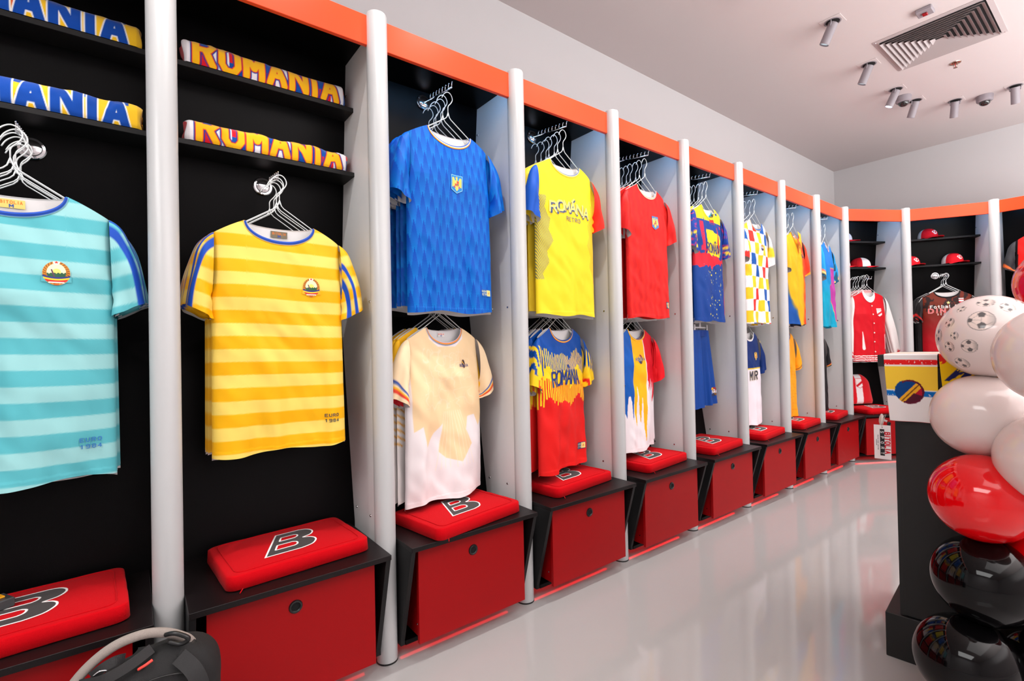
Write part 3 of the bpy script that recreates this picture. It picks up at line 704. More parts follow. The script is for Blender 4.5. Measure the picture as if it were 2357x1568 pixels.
def retro(name_label, k, c, loc, rz, L_, D_, stripe, cuff, group, hi, crest_y):
    f = mk_stripes(L_, D_)
    t = shirt('football_shirt', name_label, 'shirt', group, loc, rz, c, lambda Y, Z, px, side=1: f(Y, Z, px), sl_stripes(L_, D_, stripe, R1=((.15, .38), (.62, 1.10)) if L_[0] < 200 else ((1.25, 1.52), (1.85, 2.30))),
              nu=181 if hi else 60, nv=230 if hi else 80, col_rows=[stripe, stripe, tuple(int(v*.75) for v in stripe), stripe, L_], ns=(72, 50) if hi else (28, 20))
    if hi:
        neck_label(t, c, .028, .012, -.034, (240, 214, 120) if L_[0] < 200 else (120, 110, 90), 'BITOLIA', (226, 120, 40))
        r = .033
        patch(t, 'crest', c, lambda Y, Z, px: emb_socialist(Y, Z, crest_y, -.222, r, f(Y, Z, px), px), lambda Y, Z: emb_soc_sd(Y, Z, crest_y, -.222, r), crest_y-.037, crest_y+.037, -.262, -.184, .0005)
        sd = lambda Y, Z: np.minimum(textd(Y, Z, 'EURO', .160, -.690, .0095, .0075, .0023), textd(Y, Z, '1984', .160, -.709, .0095, .0075, .0023))
        patch(t, 'lettering', c, lambda Y, Z, px: over(f(Y, Z, px), sd(Y, Z), cuff, px), sd, .11, .212, -.725, -.680, .0006)
    return t
YL, YD, TL, TD = (244, 212, 104), (242, 178, 14), (150, 206, 208), (88, 178, 188)
BLU = (24, 74, 176)
cy1 = Cut(seed=2, fold=.014); ct1 = Cut(seed=5, fold=.014)
SPC = .030
def behind(t0, n, k, x0, y0, z0, rz, labelf, group, dx=SPC, jit=.006, seed=0):
    """copies hanging behind the front garment, each with its own hanger"""
    R = random.Random(seed+k*7)
    for i in range(1, n):
        c = copy_tree(t0); p, a = inlock(k, x0-dx*i, y0+R.uniform(-jit, jit)*1.5, z0-.0008*i)
        c.location = p; c.rotation_euler = (0, 0, a+rz*.4+R.uniform(-.05, .05)); c['label'] = labelf; c['group'] = group
        for q in c.children: 
            if 'label' in q: del q['label']
def hangers(n, k, x0, y0, z0, rz, what, dx=SPC, apex=.058, seed=0):
    R = random.Random(seed+k*7)
    for i in range(n):
        j = 0 if i == 0 else R.uniform(-.006, .006)*1.5; j2 = 0 if i == 0 else R.uniform(-.05, .05)
        p, a = inlock(k, x0-dx*i, y0+j, z0-.0008*i)
        hanger(p, a+(rz if i == 0 else rz*.4+j2), ('white wire hanger holding the front '+what) if i == 0 else ('white wire hanger behind the front '+what), 'wire hangers of the '+what, apex)
TF = Cut(seed=7, fold=.006, tf=.012, tb=.010)     # flatter cut for garments squeezed behind
NECKU, NECKL, NECK1 = 2.145, 1.286, 1.647

g = 'teal striped football shirts'
p, a = inlock(0, -.055, .352, NECK1)
retro('front teal striped football shirt with round crest and EURO 1984 print', 0, ct1, p, a+.03, TL, TD, BLU, (40, 110, 180), g, True, .092)
b0 = retro('teal striped football shirt hanging behind the front teal one', 0, Cut(seed=9, fold=.007, tf=.014, tb=.012), inlock(0, -.09, .352, NECK1)[0], a, TL, TD, BLU, BLU, g, False, .09)
behind(b0, 5, 0, -.090, .352, NECK1, 0, 'teal striped football shirt hanging behind the front teal one', g)
hangers(6, 0, -.055, .352, NECK1, .03, 'teal striped shirt')
g = 'yellow striped football shirts'
p, a = inlock(1, -.070, .342, NECK1)
retro('front yellow striped football shirt with round crest and EURO 1984 print', 1, cy1, p, a, YL, YD, BLU, (50, 50, 60), g, True, .095)
b0 = retro('yellow striped football shirt hanging behind the front yellow one', 1, Cut(seed=11, fold=.007, tf=.014, tb=.012, L=.79), inlock(1, -.108, .336, NECK1)[0], a-.05, YL, YD, BLU, BLU, g, False, .09)
behind(b0, 4, 1, -.108, .336, NECK1, 0, 'yellow striped football shirt hanging behind the front yellow one', g)
hangers(5, 1, -.070, .342, NECK1, 0, 'yellow striped shirt')

# ---- 3 bright blue
def p_blue(Y, Z, px, side=1):
    col = full(Y, (0, 114, 202)); w, h = .040, .118
    for k, off in ((0, 0), (1, .5)):
        yy = Y/w+off+Z*.9*(.35); zz = Z/h+off; s = np.modf(yy+50)[0]; t = np.modf(zz+50)[0]
        tri = np.abs(s-.5)*2 < (1-t); f = np.clip(t*1.1+.12, 0, 1)[..., None]
        dk = C3((0, 60, 170))
        col = np.where(tri[..., None], col*(1-f*.8)+dk*f*.8, col)
    return col
def gen_sleeve(fn): return lambda th, m, Y, Z, sg: fn(th, m, Y, Z, sg)
def sl_from(p, cuff=None, cw=.07):
    def f(th, m, Y, Z, sg):
        col = p(Y, Z, .006)
        if cuff is not None:
            for (a, b, cc) in cuff: col = over(col, np.abs(m-(a+b)/2)-(b-a)/2, cc, .02)
        return col
    return f
TRI = [(20, 60, 150), (30, 80, 180), (235, 235, 235), (250, 190, 40), (226, 60, 40)]
g = 'bright blue football shirts'
cb = Cut(seed=3, fold=.009, neck=.108, drop=.345)
p, a = inlock(2, -.052, .346, NECKU)
t = shirt('football_shirt', 'front bright blue football shirt with gold eagle shield on the chest', 'shirt', g, p, a+.05, cb, p_blue, sl_from(p_blue), 221, 300, TRI, ns=(64, 50))
patch(t, 'crest', cb, lambda Y, Z, px: emb_eagle(Y, Z, .015, -.235, .033, p_blue(Y, Z, px), px, (0, 130, 200), (150, 215, 245)), lambda Y, Z: shield_sd(Y, Z, .015, -.235, .033), -.02, .05, -.28, -.19, .0006)
patch(t, 'hem_label', cb, lambda Y, Z, px: tagpatch(Y, Z, .162, -.705, .030, .016, p_blue(Y, Z, px), px, (6, 90, 170)), lambda Y, Z: np.maximum(np.abs(Y-.162)-.030, np.abs(Z+.705)-.016), .13, .195, -.723, -.687, .0008)
lb = 'bright blue football shirt hanging behind the front blue one'
b0 = shirt('football_shirt', lb, 'shirt', g, inlock(2, -.088, .342, NECKU)[0], a, Cut(seed=13, fold=.007, tf=.014, tb=.012, drop=.345, L=.78), p_blue, sl_from(p_blue), 60, 80, TRI)
behind(b0, 5, 2, -.088, .342, NECKU, 0, lb, g); hangers(6, 2, -.052, .346, NECKU, .05, 'bright blue shirt', .034)

# ---- 4 cream and white map shirt
CRP = [[(-.21, .02), (-.10, .01), (-.095, -.05), (-.05, -.085), (.05, -.085), (.10, -.05), (.105, .01), (.21, .0), (.21, -.42), (.175, -.455), (.15, -.40), (.105, -.405), (.085, -.46), (.125, -.53), (.055, -.60), (-.015, -.575), (-.06, -.54), (-.035, -.42), (-.085, -.455), (-.13, -.51), (-.15, -.42), (-.19, -.44)]]
def p_cream(Y, Z, px, side=1):
    col = full(Y, (238, 230, 232)); sd = polysd(Y, Z, CRP); col = over(col, sd, (246, 214, 168), max(px, .002))
    if px < .004:
        ln = np.abs(np.sin((Y*1.0+fbm(Y, Z, 14, 3)*.10)*70))*.01; ln2 = np.abs(np.sin((Z+fbm(Y, Z, 11, 8)*.12)*55))*.012
        d = np.minimum(ln, ln2)-.0007; d = np.where((Z < -.09) & (Z > -.36) & (np.abs(Y) < .14), d, 1)
        col = over(col, d, (248, 226, 196), px)
        for k in range(-4, 5): col = over(col, np.where(Z < -.36, segd(Y, Z, (.015+k*.010, -.37), (.03+k*.026, -.62))-.0009, 1), (250, 232, 205), px)
    return col
CUF = [(.80, .84, (30, 70, 160)), (.87, .90, (250, 190, 40)), (.90, .94, (226, 60, 40))]
def sl_cream(th, m, Y, Z, sg):
    col = full(Y, (246, 218, 178))
    for a_, b_, cc in CUF: col = over(col, np.abs(m-(a_+b_)/2)-(b_-a_)/2, cc, .02)
    return col
g = 'shirts on the lower arm above the third cushion'
cc = Cut(seed=4, fold=.016, L=.755, neck=.100, fd=.072, drop=.33, sh=.20)
p, a = inlock(2, -.115, .335, NECKL)
t = shirt('football_shirt', 'white football shirt with cream map print, its hem touching the cushion', 'shirt', None, p, a+.20, cc, p_cream, sl_cream, 181, 250, [(235, 235, 235), (226, 60, 40), (250, 190, 40), (30, 70, 160), (235, 230, 230)], ns=(56, 44))
patch(t, 'chest_logo', cc, lambda Y, Z, px: over(over(over(p_cream(Y, Z, px), ellsd(Y, Z, .095, -.165, .010, .019), (60, 30, 40), px), np.maximum(ellsd(Y, Z, .095, -.165, .009, .018), np.abs((Y-.095)+(Z+.165)*.6)-.003), (240, 180, 50), px), textd(Y, Z, 'RO/NIA', .095, -.172, .011, .008, .0026), (40, 60, 120), px),
      lambda Y, Z: np.minimum(ellsd(Y, Z, .095, -.165, .010, .019), textd(Y, Z, 'RO/NIA', .095, -.172, .011, .008, .0026)), .06, .13, -.19, -.14, .0005)
def p_ochre(Y, Z, px, side=1):
    col = full(Y, (240, 236, 234)); s = np.modf((Z-np.abs(Y)*.6)/.03+50)[0]; d = np.where((Z < -.3) & (Z > -.5), np.abs(s-.5)*.03-.004, 1); col = over(col, d, (236, 170, 60), px)
    return np.where((Z > -.10)[..., None], C3((240, 182, 30)), col)
neck_label(t, cc, .020, .009, -.032, (240, 236, 232), 'BITOLIA', (220, 60, 40))
lb = 'white and yellow football shirt hanging behind the cream map-print shirt'
b0 = shirt('football_shirt', lb, 'shirt', g, inlock(2, -.150, .315, NECKL)[0], a+.20, Cut(out=.268, seed=17, fold=.008, tf=.014, tb=.012, L=.74), p_ochre, lambda th, m, Y, Z, sg: np.where((m > .85)[..., None], C3((214, 30, 40)), C3((240, 182, 30))), 60, 80, [(240, 190, 40)]*3)
behind(b0, 4, 2, -.150, .315, NECKL, .5, lb, g); hangers(5, 2, -.115, .335, NECKL, .20, 'cream map-print shirt')

# ---- 5 plain yellow with title
def p_yel(Y, Z, px, side=1):
    col = full(Y, (246, 216, 40))
    for sg, cc_ in ((-1, (46, 74, 130)), (1, (236, 150, 50))):
        yy = Y*sg
        reg = np.maximum(np.maximum(.118-yy+.05*np.abs(np.modf((Z+.26)/.11+50)[0]-.5)+np.abs(Z+.40)*.22, -Z-.62), Z+.20)
        h = np.abs(np.modf((Y*.9-sg*Z*.45)/.0075+100)[0]-.5)*.0075-.0013
        if px < .004: col = over(col, np.maximum(reg, h), cc_, px)
        else: col = over(col, reg, tuple(.5*np.array(cc_)+.5*C3((252, 226, 60))), px)
    return col
g = 'plain yellow and white football shirts'
cyl_ = Cut(seed=6, fold=.009, neck=.108, drop=.335)
p, a = inlock(3, -.035, .340, NECKU)
t = shirt('football_shirt', 'front yellow football shirt with arched dark title, one blue and one red sleeve', 'shirt', g, p, a+.05, cyl_, p_yel, lambda th, m, Y, Z, sg: full(Y, (232, 44, 30) if sg > 0 else (22, 84, 186)), 181, 240, [(150, 160, 190), (60, 80, 140), (235, 225, 160), (250, 190, 40), (250, 226, 80)], ns=(48, 36))
td = lambda Y, Z: textd(Y, Z, 'ROMA/NA', .0, -.235, .048, .040, .007, .011, arc=.022)
def pt(Y, Z, px):
    col = over(p_yel(Y, Z, px), textd(Y-.004, Z+.006, 'ROMA/NA', .0, -.235, .048, .040, .012, .006, arc=.022), (44, 66, 124), px)
    col = over(col, textd(Y, Z, 'ROMA/NA', .0, -.235, .048, .040, .010, .008, arc=.022), (244, 226, 120), px)
    return over(col, textd(Y, Z, 'RETRO', .02, -.30, .020, .015, .0028), (60, 80, 130), px)
patch(t, 'lettering', cyl_, pt, lambda Y, Z: np.minimum(np.minimum(textd(Y-.004, Z+.006, 'ROMA/NA', .0, -.235, .048, .040, .012, .006, arc=.022), textd(Y, Z, 'ROMA/NA', .0, -.235, .048, .040, .010, .008, arc=.022)), textd(Y, Z, 'RETRO', .02, -.30, .020, .015, .0028)), -.175, .185, -.33, -.18, .0009)
lb = 'plain yellow football shirt hanging behind the front one with the title'
pl = lambda Y, Z, px, side=1: full(Y, (250, 214, 50))
b0 = shirt('football_shirt', lb, 'shirt', g, inlock(3, -.072, .336, NECKU)[0], a, Cut(seed=19, fold=.008, tf=.014, tb=.012, L=.785), pl, sl_from(pl), 50, 70, [(235, 235, 240), (60, 80, 140), (235, 235, 235)])
behind(b0, 6, 3, -.072, .336, NECKU, 0, lb, g, .032); hangers(7, 3, -.035, .340, NECKU, .05, 'yellow shirt with title', .035)

# ---- 6 blue, yellow, red
def p_tri(Y, Z, px, side=1):
    k = Y/.0125; s = np.modf(k+100)[0]; i = np.floor(k+100); 
    Yi = (i-100+.5)*.0125; w1 = -.15-.035*np.abs(np.sin(Yi*22+.5))-.02*np.modf(np.sin(i*12.9)*43.7)[0]; w2 = w1-.155
    col = full(Y, (6, 72, 158)); pxx = max(px, .002)
    col = over(col, np.where(s < .45, Z-w1-.035, Z-w1+.055), (252, 208, 36), pxx)
    col = over(col, np.where(s < .45, Z-w2-.04, Z-w2+.055), (226, 30, 28), pxx); return col
g = 'blue, yellow and red football shirts'
c6 = Cut(seed=8, fold=.014, L=.735, neck=.105, drop=.32)
p, a = inlock(3, -.085, .335, NECKL)
t = shirt('football_shirt', 'blue to yellow to red football shirt with jagged lines and dark block lettering', 'shirt', None, p, a+.24, c6, p_tri, lambda th, m, Y, Z, sg: p_tri(Y*.7, Z*.95-.02, .004), 321, 220, [(16, 60, 140), (16, 60, 140), (250, 190, 60), (226, 90, 40)], ns=(48, 36))
td6 = lambda Y, Z: textd(Y, Z, 'ROMA^NIA', -.005, -.255, .070, .034, .0115, .008, arc=.010)
patch(t, 'lettering', c6, lambda Y, Z, px: over(p_tri(Y, Z, px), td6(Y, Z), (14, 48, 122), px), td6, -.17, .17, -.31, -.19, .0009)
patch(t, 'hem_label', c6, lambda Y, Z, px: tagpatch(Y, Z, .150, -.640, .030, .018, p_tri(Y, Z, px), px), lambda Y, Z: np.maximum(np.abs(Y-.150)-.030, np.abs(Z+.640)-.018), .12, .182, -.66, -.62, .0009)
lb = 'blue, yellow and red football shirt hanging behind the jagged front one'
b0 = shirt('football_shirt', lb, 'shirt', g, inlock(3, -.120, .325, NECKL)[0], a+.2, Cut(out=.275, seed=23, fold=.008, tf=.014, tb=.012, L=.72), p_tri, lambda th, m, Y, Z, sg: p_tri(Y*.7, Z*.95-.02, .004), 50, 70, [(16, 60, 140), (250, 190, 60)])
behind(b0, 5, 3, -.120, .325, NECKL, .5, lb, g); hangers(6, 3, -.085, .335, NECKL, .24, 'jagged tricolour shirt')

# ---- 7 red
def p_red(Y, Z, px, side=1):
    s = np.modf((Y+np.abs(np.modf(Z/.09+50)[0]-.5)*.03)/.05+50)[0]; return np.where((s < .5)[..., None], C3((222, 34, 28)), C3((212, 26, 26)))
g = 'red football shirts with striped collars'
c7 = Cut(seed=10, fold=.011, neck=.100, drop=.33)
p, a = inlock(4, -.040, .342, NECKU)
t = shirt('football_shirt', 'front red football shirt with small blue and yellow shield and striped collar', 'shirt', g, p, a+.08, c7, p_red, sl_from(p_red), 141, 190, [(235, 225, 225), (40, 70, 150), (250, 200, 90), (235, 220, 210), (226, 60, 40)], ns=(40, 30))
patch(t, 'crest', c7, lambda Y, Z, px: emb_eagle(Y, Z, .045, -.215, .034, p_red(Y, Z, px), px, (70, 130, 190), (60, 110, 180)), lambda Y, Z: shield_sd(Y, Z, .045, -.215, .034), .01, .08, -.262, -.17, .0009)
patch(t, 'hem_label', c7, lambda Y, Z, px: tagpatch(Y, Z, .150, -.715, .020, .020, p_red(Y, Z, px), px), lambda Y, Z: np.maximum(np.abs(Y-.150)-.020, np.abs(Z+.715)-.020), .128, .172, -.737, -.692, .001)
lb = 'red football shirt hanging behind the front red one'
b0 = shirt('football_shirt', lb, 'shirt', g, inlock(4, -.074, .338, NECKU)[0], a, Cut(seed=29, fold=.009, tf=.014, tb=.012, L=.80), p_red, sl_from(p_red), 50, 70, [(235, 225, 225), (250, 200, 90)])
behind(b0, 6, 4, -.074, .338, NECKU, 0, lb, g, .032); hangers(7, 4, -.040, .342, NECKU, .08, 'red shirt', .035)

# ---- 8 dripping paint
def drip(Y, x0, x1, base, amp, seed):
    return base-amp*np.clip(vnoise(Y, Y*0, 60, seed)*1.6-.45, 0, 1)
def p_drip(Y, Z, px, side=1):
    col = full(Y, (236, 228, 232)); pxx = max(px, .002)
    col = over(col, np.maximum(np.abs(Y-.150)-.085, drip(Y, 0, 0, -.255-.0*Y, .26, 5)-Z), (214, 14, 34), pxx)
    col = over(col, np.maximum(Y+.085, drip(Y, 0, 0, -.40, .14, 3)-Z), (10, 88, 178), pxx)
    col = over(col, np.maximum(np.maximum(-.085-Y, Y-.055), drip(Y, 0, 0, -.34, .34, 9)-Z), (250, 182, 18), pxx)
    return col
g = 'shirts behind the white dripping paint shirt'
c8 = Cut(seed=12, fold=.012, L=.735, neck=.105, drop=.34)
p, a = inlock(4, -.110, .298, NECKL)
t = shirt('football_shirt', 'white football shirt with blue, yellow and red paint dripping from the top', 'shirt', None, p, a+.20, c8, p_drip, lambda th, m, Y, Z, sg: full(Y, (232, 24, 36) if sg > 0 else (10, 88, 178)), 141, 190, [(20, 60, 140), (250, 182, 18), (250, 182, 18)], ns=(40, 30))
patch(t, 'chest_logo', c8, lambda Y, Z, px: emb_ball(Y, Z, -.005, -.185, .028, p_drip(Y, Z, px), px, (40, 50, 70), (200, 200, 190), 'ROMA/NIA'), lambda Y, Z: np.minimum(np.hypot(Y+.005, Z+.185)-.028, textd(Y, Z, 'ROMA/NIA', -.005, -.185, .0154, .0095, .004)), -.06, .05, -.215, -.155, .0009)
lb = 'yellow and blue football shirt hanging behind the dripping paint shirt'
b0 = shirt('football_shirt', lb, 'shirt', g, inlock(4, -.145, .305, NECKL)[0], a, Cut(seed=31, fold=.008, tf=.014, tb=.012, L=.70), p_drip, lambda th, m, Y, Z, sg: full(Y, (232, 24, 36) if sg > 0 else (10, 88, 178)), 40, 60, [(20, 90, 170), (250, 182, 18)])
behind(b0, 3, 4, -.145, .305, NECKL, 0, lb, g); hangers(4, 4, -.110, .298, NECKL, .20, 'dripping paint shirt')

# ---- 9 splatter
def p_spl(Y, Z, px, side=1):
    n = fbm(Y, Z, 13, 4); n2 = fbm(Y, Z, 24, 9); pxx = max(px, .003)
    col = full(Y, (12, 62, 142))
    col = over(col, (.50-n)*.06+np.abs(Z+.375)*.5-.020, (226, 30, 50), pxx)
    col = over(col, np.maximum(-.105-Z, (.30-n2)*.05), (252, 214, 30), pxx)
    col = over(col, np.maximum(np.abs(Y-.01)-.105+.05*(n-.5), np.maximum(-.34-Z+.05*(n2-.5), Z+.17+.10*np.abs(Y)*(1)-.04*(n-.5))), (252, 214, 30), pxx)
    col = over(col, np.maximum(np.abs(Y-.085+.02*(n2-.5))-.010, np.abs(Z+.23)-.09), (216, 40, 40), pxx)
    col = over(col, np.maximum(np.abs(np.abs(Y)-.135)-.02, np.maximum(np.abs(Z+.22)-.10, (.45-n)*.05)), (206, 32, 70), pxx)
    col = over(col, np.maximum(np.abs(Y-.02)-.035, np.abs(Z+.105)-.018), (226, 44, 40), pxx)
    col = over(col, np.maximum(np.abs(Y-.02)-.030, np.abs(Z+.116)-.005), (40, 50, 130), pxx)
    col = over(col, np.maximum(.185-Y, np.abs(Z+.5)-.25), (214, 30, 60), pxx)
    col = over(col, rnd_blobs(Y, Z, 3, 60, -.1, .2, -.78, -.42, .001, .006), (240, 220, 70), pxx)
    col = over(col, rnd_blobs(Y, Z, 4, 40, -.15, .15, -.7, -.4, .0008, .0025), (170, 215, 235), pxx)
    return col
def sl_spl(th, m, Y, Z, sg):
    col = full(Y, (16, 60, 150)); col = over(col, (np.abs(np.sin(Z*60+fbm(Y, Z, 10, 3)*14))*.01-.0022), (216, 34, 84), .003)
    return over(col, rnd_blobs(np.abs(Y), Z, 9, 14, .21, .29, -.33, -.2, .003, .009), (250, 214, 40), .004)
g = 'paint-splatter football shirts'
c9 = Cut(seed=14, fold=.010, neck=.095, fd=.085, drop=.345)
p, a = inlock(5, -.045, .340, NECKU-.01)
t = shirt('football_shirt', 'front yellow, blue and red paint-splatter shirt with dark block lettering', 'shirt', g, p, a+.10, c9, p_spl, sl_spl, 141, 200, [(252, 214, 40)]*3, ns=(40, 30))
td9 = lambda Y, Z: textd(Y, Z, 'ROMA^N', -.0, -.295, .060, .034, .010, .009)
patch(t, 'lettering', c9, lambda Y, Z, px: over(p_spl(Y, Z, px), td9(Y, Z), (24, 46, 110), px), td9, -.14, .14, -.34, -.24, .0011)
lb = 'paint-splatter football shirt hanging behind the front splatter shirt'
b0 = shirt('football_shirt', lb, 'shirt', g, inlock(5, -.080, .336, NECKU-.01)[0], a, Cut(seed=37, fold=.009, tf=.014, tb=.012, L=.78), p_spl, sl_spl, 60, 80, [(60, 180, 220), (60, 180, 220)])
behind(b0, 5, 5, -.080, .336, NECKU-.01, 0, lb, g); hangers(6, 5, -.045, .340, NECKU-.01, .10, 'paint-splatter shirt')

# ---- 10 shorts on a clip hanger
def mkshorts():
    p, a = inlock(5, -.10, .315, 1.275)
    t = thing('shorts', 'blue football shorts with elastic waist and printed badge on a white clip hanger', 'shorts', p, a+.22)
    nz, nu = 90, 61
    for nm, s0 in (('left_leg', -1), ('right_leg', 1)): pass
    for sg in (-1, 1):
        th = np.linspace(0, 2*PI, 72, endpoint=False)[None]; m = np.linspace(0, 1, nz)[:, None]
        w = .082+.034*m; cyy = sg*(.082+.050*m); 
        f = .008*(m*.8+.25)*(np.sin(th*6+sg)+.6*np.sin(th*9+2))
        Y = cyy+(w+f)*np.cos(th)*(1); X = (.020+.028*m+f)*np.sin(th); Z = -.52*m-.0*th+.004*np.sin(th*2)
        px = .004; col = full(Y, (8, 62, 142))
        gridobj('leg_panel', np.stack([X, Y, Z], -1), M_JERSEY, t, col, closed_u=True, flip=False)
        if sg > 0:
            A, B = np.meshgrid(np.arange(.06, .20, .0012), np.arange(-.38, -.49, -.0012))
            mm = -B/.52; ct = np.clip((A-(.082+.05*mm))/(.082+.034*mm), -.97, .97); st = np.sqrt(1-ct**2); tt = np.arccos(ct)
            ff = .008*(mm*.8+.25)*(np.sin(tt*6+1)+.6*np.sin(tt*9+2))
            Xp = (.020+.028*mm+ff)*st+.0035
            c2 = emb_ball(A, B, .130, -.432, .032, full(A, (10, 74, 158)), .0012, (230, 230, 235), (20, 50, 110), 'ROMA^NIA')
            sd = np.minimum(np.hypot(A-.130, B+.432)-.032, textd(A, B, 'ROMA^NIA', .130, -.432, .0176, .011, .007))
            gridobj('printed_badge', np.stack([Xp, A, B], -1), M_PRINT, t, c2, mask=sd < .0006, flip=False)
    V = []; n = 72
    th = np.linspace(0, 2*PI, n, endpoint=False)[None]; m = np.linspace(0, 1, 8)[:, None]
    Y = .155*np.cos(th)*(1+0*m); X = (.022+.003*np.sin(th*40)*1)*np.sin(th)+0*m; Z = .006-.045*m+0*th
    gridobj('waistband', np.stack([X, Y, Z], -1), M_JERSEY, t, full(Y, (8, 52, 128)), closed_u=True, flip=False)
    h = thing('clip_hanger', 'flat white plastic clip hanger holding the blue shorts', 'clothes hanger', p, a+.22)
    MP = mat('white_plastic', (225, 222, 224), .4)
    box('hanger_bar', (-.003, -.145, .018), (.003, .145, .030), MP, h, .002); prism('hanger_neck', [(-.020, .030), (.020, .030), (.013, .058), (-.013, .058)], 'x', -.003, .003, MP, h, .001)
    tube('hook', [smoothpath([(0, 0, .056), (0, 0, .078), (0, .016, .098), (0, .008, .120), (0, -.010, .122), (0, -.022, .108)], 4)], .0018, M_CHROME, h, 6)
    for y in (-.125, .125):
        for x in (-.010, .006): box('clip', (x, y-.011, -.025), (x+.004, y+.011, .045), MP, h, .002)
        cyl('clip_spring', (-.008, y, .012), (.008, y, .012), .004, M_CHROME, h, seg=10)
    t2 = copy_tree(t); t2['label'] = 'second pair of football shorts, white lined, just behind the blue front pair'; p2, _ = inlock(5, -.155, .312, 1.262); t2.location = p2
    MW = attr_mat('white_short_fabric', .6)
    for q in list(t2.children):
        if q.name.startswith('printed'): bpy.data.objects.remove(q)
        else:
            q.data = q.data.copy(); k = q.data.color_attributes['Col']; q.data.name = 'white_leg'
            arr = np.ones((len(q.data.vertices), 4), np.float32); arr[:, :3] = lin((232, 226, 230)); k.data.foreach_set('color', arr.ravel())
    h2 = copy_tree(h); h2.location = p2; h2['label'] = 'white plastic clip hanger of the second, hidden pair of shorts'
mkshorts()

# ---- 11 checkered
CK = [(255, 255, 255)]
def p_chk(Y, Z, px, side=1):
    w, h = .072, .088; i = np.floor(Y/w+100.3).astype(int); j = np.floor(Z/h+100).astype(int)
    R_ = np.array([(238, 48, 40), (14, 88, 172), (250, 198, 40)]); k = (i*2+j*5+((i*j) % 3)) % 3
    return np.where(((i+j) % 2 == 0)[..., None], R_[k].astype(float), C3((242, 240, 243)))
g = 'checkered football shirts'
c11 = Cut(seed=15, fold=.013, neck=.105, drop=.335)
p, a = inlock(6, -.05, .345, NECKU-.015)
t = shirt('football_shirt', 'front white football shirt with red, blue and yellow checks', 'shirt', g, p, a+.08, c11, p_chk, sl_from(p_chk), 121, 160, [(14, 88, 172), (14, 88, 172), (250, 198, 40)], ns=(36, 26))
patch(t, 'chest_logo', c11, lambda Y, Z, px: emb_ball(Y, Z, .035, -.205, .024, p_chk(Y, Z, px), px, (235, 230, 230), (40, 40, 60), 'ROMA/NIA'), lambda Y, Z: np.hypot(Y-.035, Z+.205)-.024, .0, .07, -.235, -.175, .001)
lb = 'checkered football shirt hanging behind the front checkered one'
b0 = shirt('football_shirt', lb, 'shirt', g, inlock(6, -.09, .34, NECKU-.015)[0], a, Cut(seed=41, fold=.009, tf=.014, tb=.012, L=.81), p_chk, sl_from(p_chk), 50, 70, [(14, 88, 172), (14, 88, 172)])
behind(b0, 4, 6, -.09, .34, NECKU-.015, 0, lb, g); hangers(5, 6, -.05, .345, NECKU-.015, .08, 'checkered shirt', .036)

# ---- 12 navy and white
def p_nav(Y, Z, px, side=1):
    col = full(Y, (234, 228, 236)); pxx = max(px, .002); col = over(col, -.295-Z, (236, 196, 60), pxx); return over(col, -.285-Z, (12, 46, 112), pxx)
c12 = Cut(seed=16, fold=.010, L=.735, neck=.10, drop=.34)
p, a = inlock(6, -.12, .325, NECKL-.015)
def sl_nav(th, m, Y, Z, sg):
    col = full(Y, (12, 46, 112)); s = np.where(th > PI, th-2*PI, th)
    for q in (.25, .65): col = over(col, np.maximum(np.abs(s-q)-.07, m-.45), (238, 208, 90), .05)
    return col
t = shirt('football_shirt', 'navy and white football shirt with gold crest and yellow shoulder stripes', 'shirt', None, p, a+.12, c12, p_nav, sl_nav, 121, 160, [(232, 230, 232)]*3, ns=(36, 26))
patch(t, 'crest', c12, lambda Y, Z, px: emb_eagle(Y, Z, .085, -.195, .036, p_nav(Y, Z, px), px, (60, 70, 100)), lambda Y, Z: polysd(Y, Z, eagle_polys(.085, -.195, .036)), .04, .13, -.24, -.15, .0012)
td12 = lambda Y, Z: textd(Y, Z, 'MIR', .02, -.345, .06, .038, .012, .026)
patch(t, 'lettering', c12, lambda Y, Z, px: over(over(p_nav(Y, Z, px), td12(Y, Z)-.003, (200, 180, 120), px), td12(Y, Z), (16, 28, 60), px), lambda Y, Z: td12(Y, Z)-.003, -.13, .15, -.39, -.30, .0014)
hangers(1, 6, -.12, .325, NECKL-.015, .12, 'navy and white shirt')

# ---- 13 polo
def p_polo(Y, Z, px, side=1):
    n = fbm(Y, Z, 8, 2)*.05; t_ = np.clip((Y-.045+n-.02)/.06, 0, 1)[..., None]; col = C3((250, 176, 24))*(1-t_)+C3((238, 62, 30))*t_
    b = np.clip((-Y-.115-(Z+.70)*.45+n)/.04, 0, 1)[..., None]; return col*(1-b)+C3((20, 80, 160))*b
g = 'polo shirts fading from yellow to red'
c13 = Cut(seed=18, fold=.012, neck=.085, fd=.055, drop=.36, tf=.045)
p, a = inlock(7, -.05, .345, NECKU-.02)
t = shirt('polo_shirt', 'front polo shirt fading from yellow to red with a tall collar', 'shirt', g, p, a+.10, c13, p_polo, sl_from(p_polo, [(.93, 1, (240, 180, 40))]), 101, 140, None, ns=(36, 26))
for sg in (-1, 1):
    th = np.linspace(0, 1, 20)[None]; m = np.linspace(0, 1, 6)[:, None]
    Y = sg*(.088*(1-th)**.7+.006)*(1+.18*m*(1-th)); Z = .030-.105*th-.055*m*(.5+th*.6); X = .006+.042*th+.020*m*(1-th*.3)
    gridobj('collar', np.stack([X, Y, Z+0*Y], -1), M_JERSEY, t, full(Y, (246, 170, 30)) if sg > 0 else full(Y, (235, 90, 30)), flip=(sg < 0))
box('placket', (.044, -.014, -.175), (.049, .014, -.055), attr_mat('placket_yellow', .6) if 0 else mat('placket_fabric', (246, 180, 50), .6), t, .001)
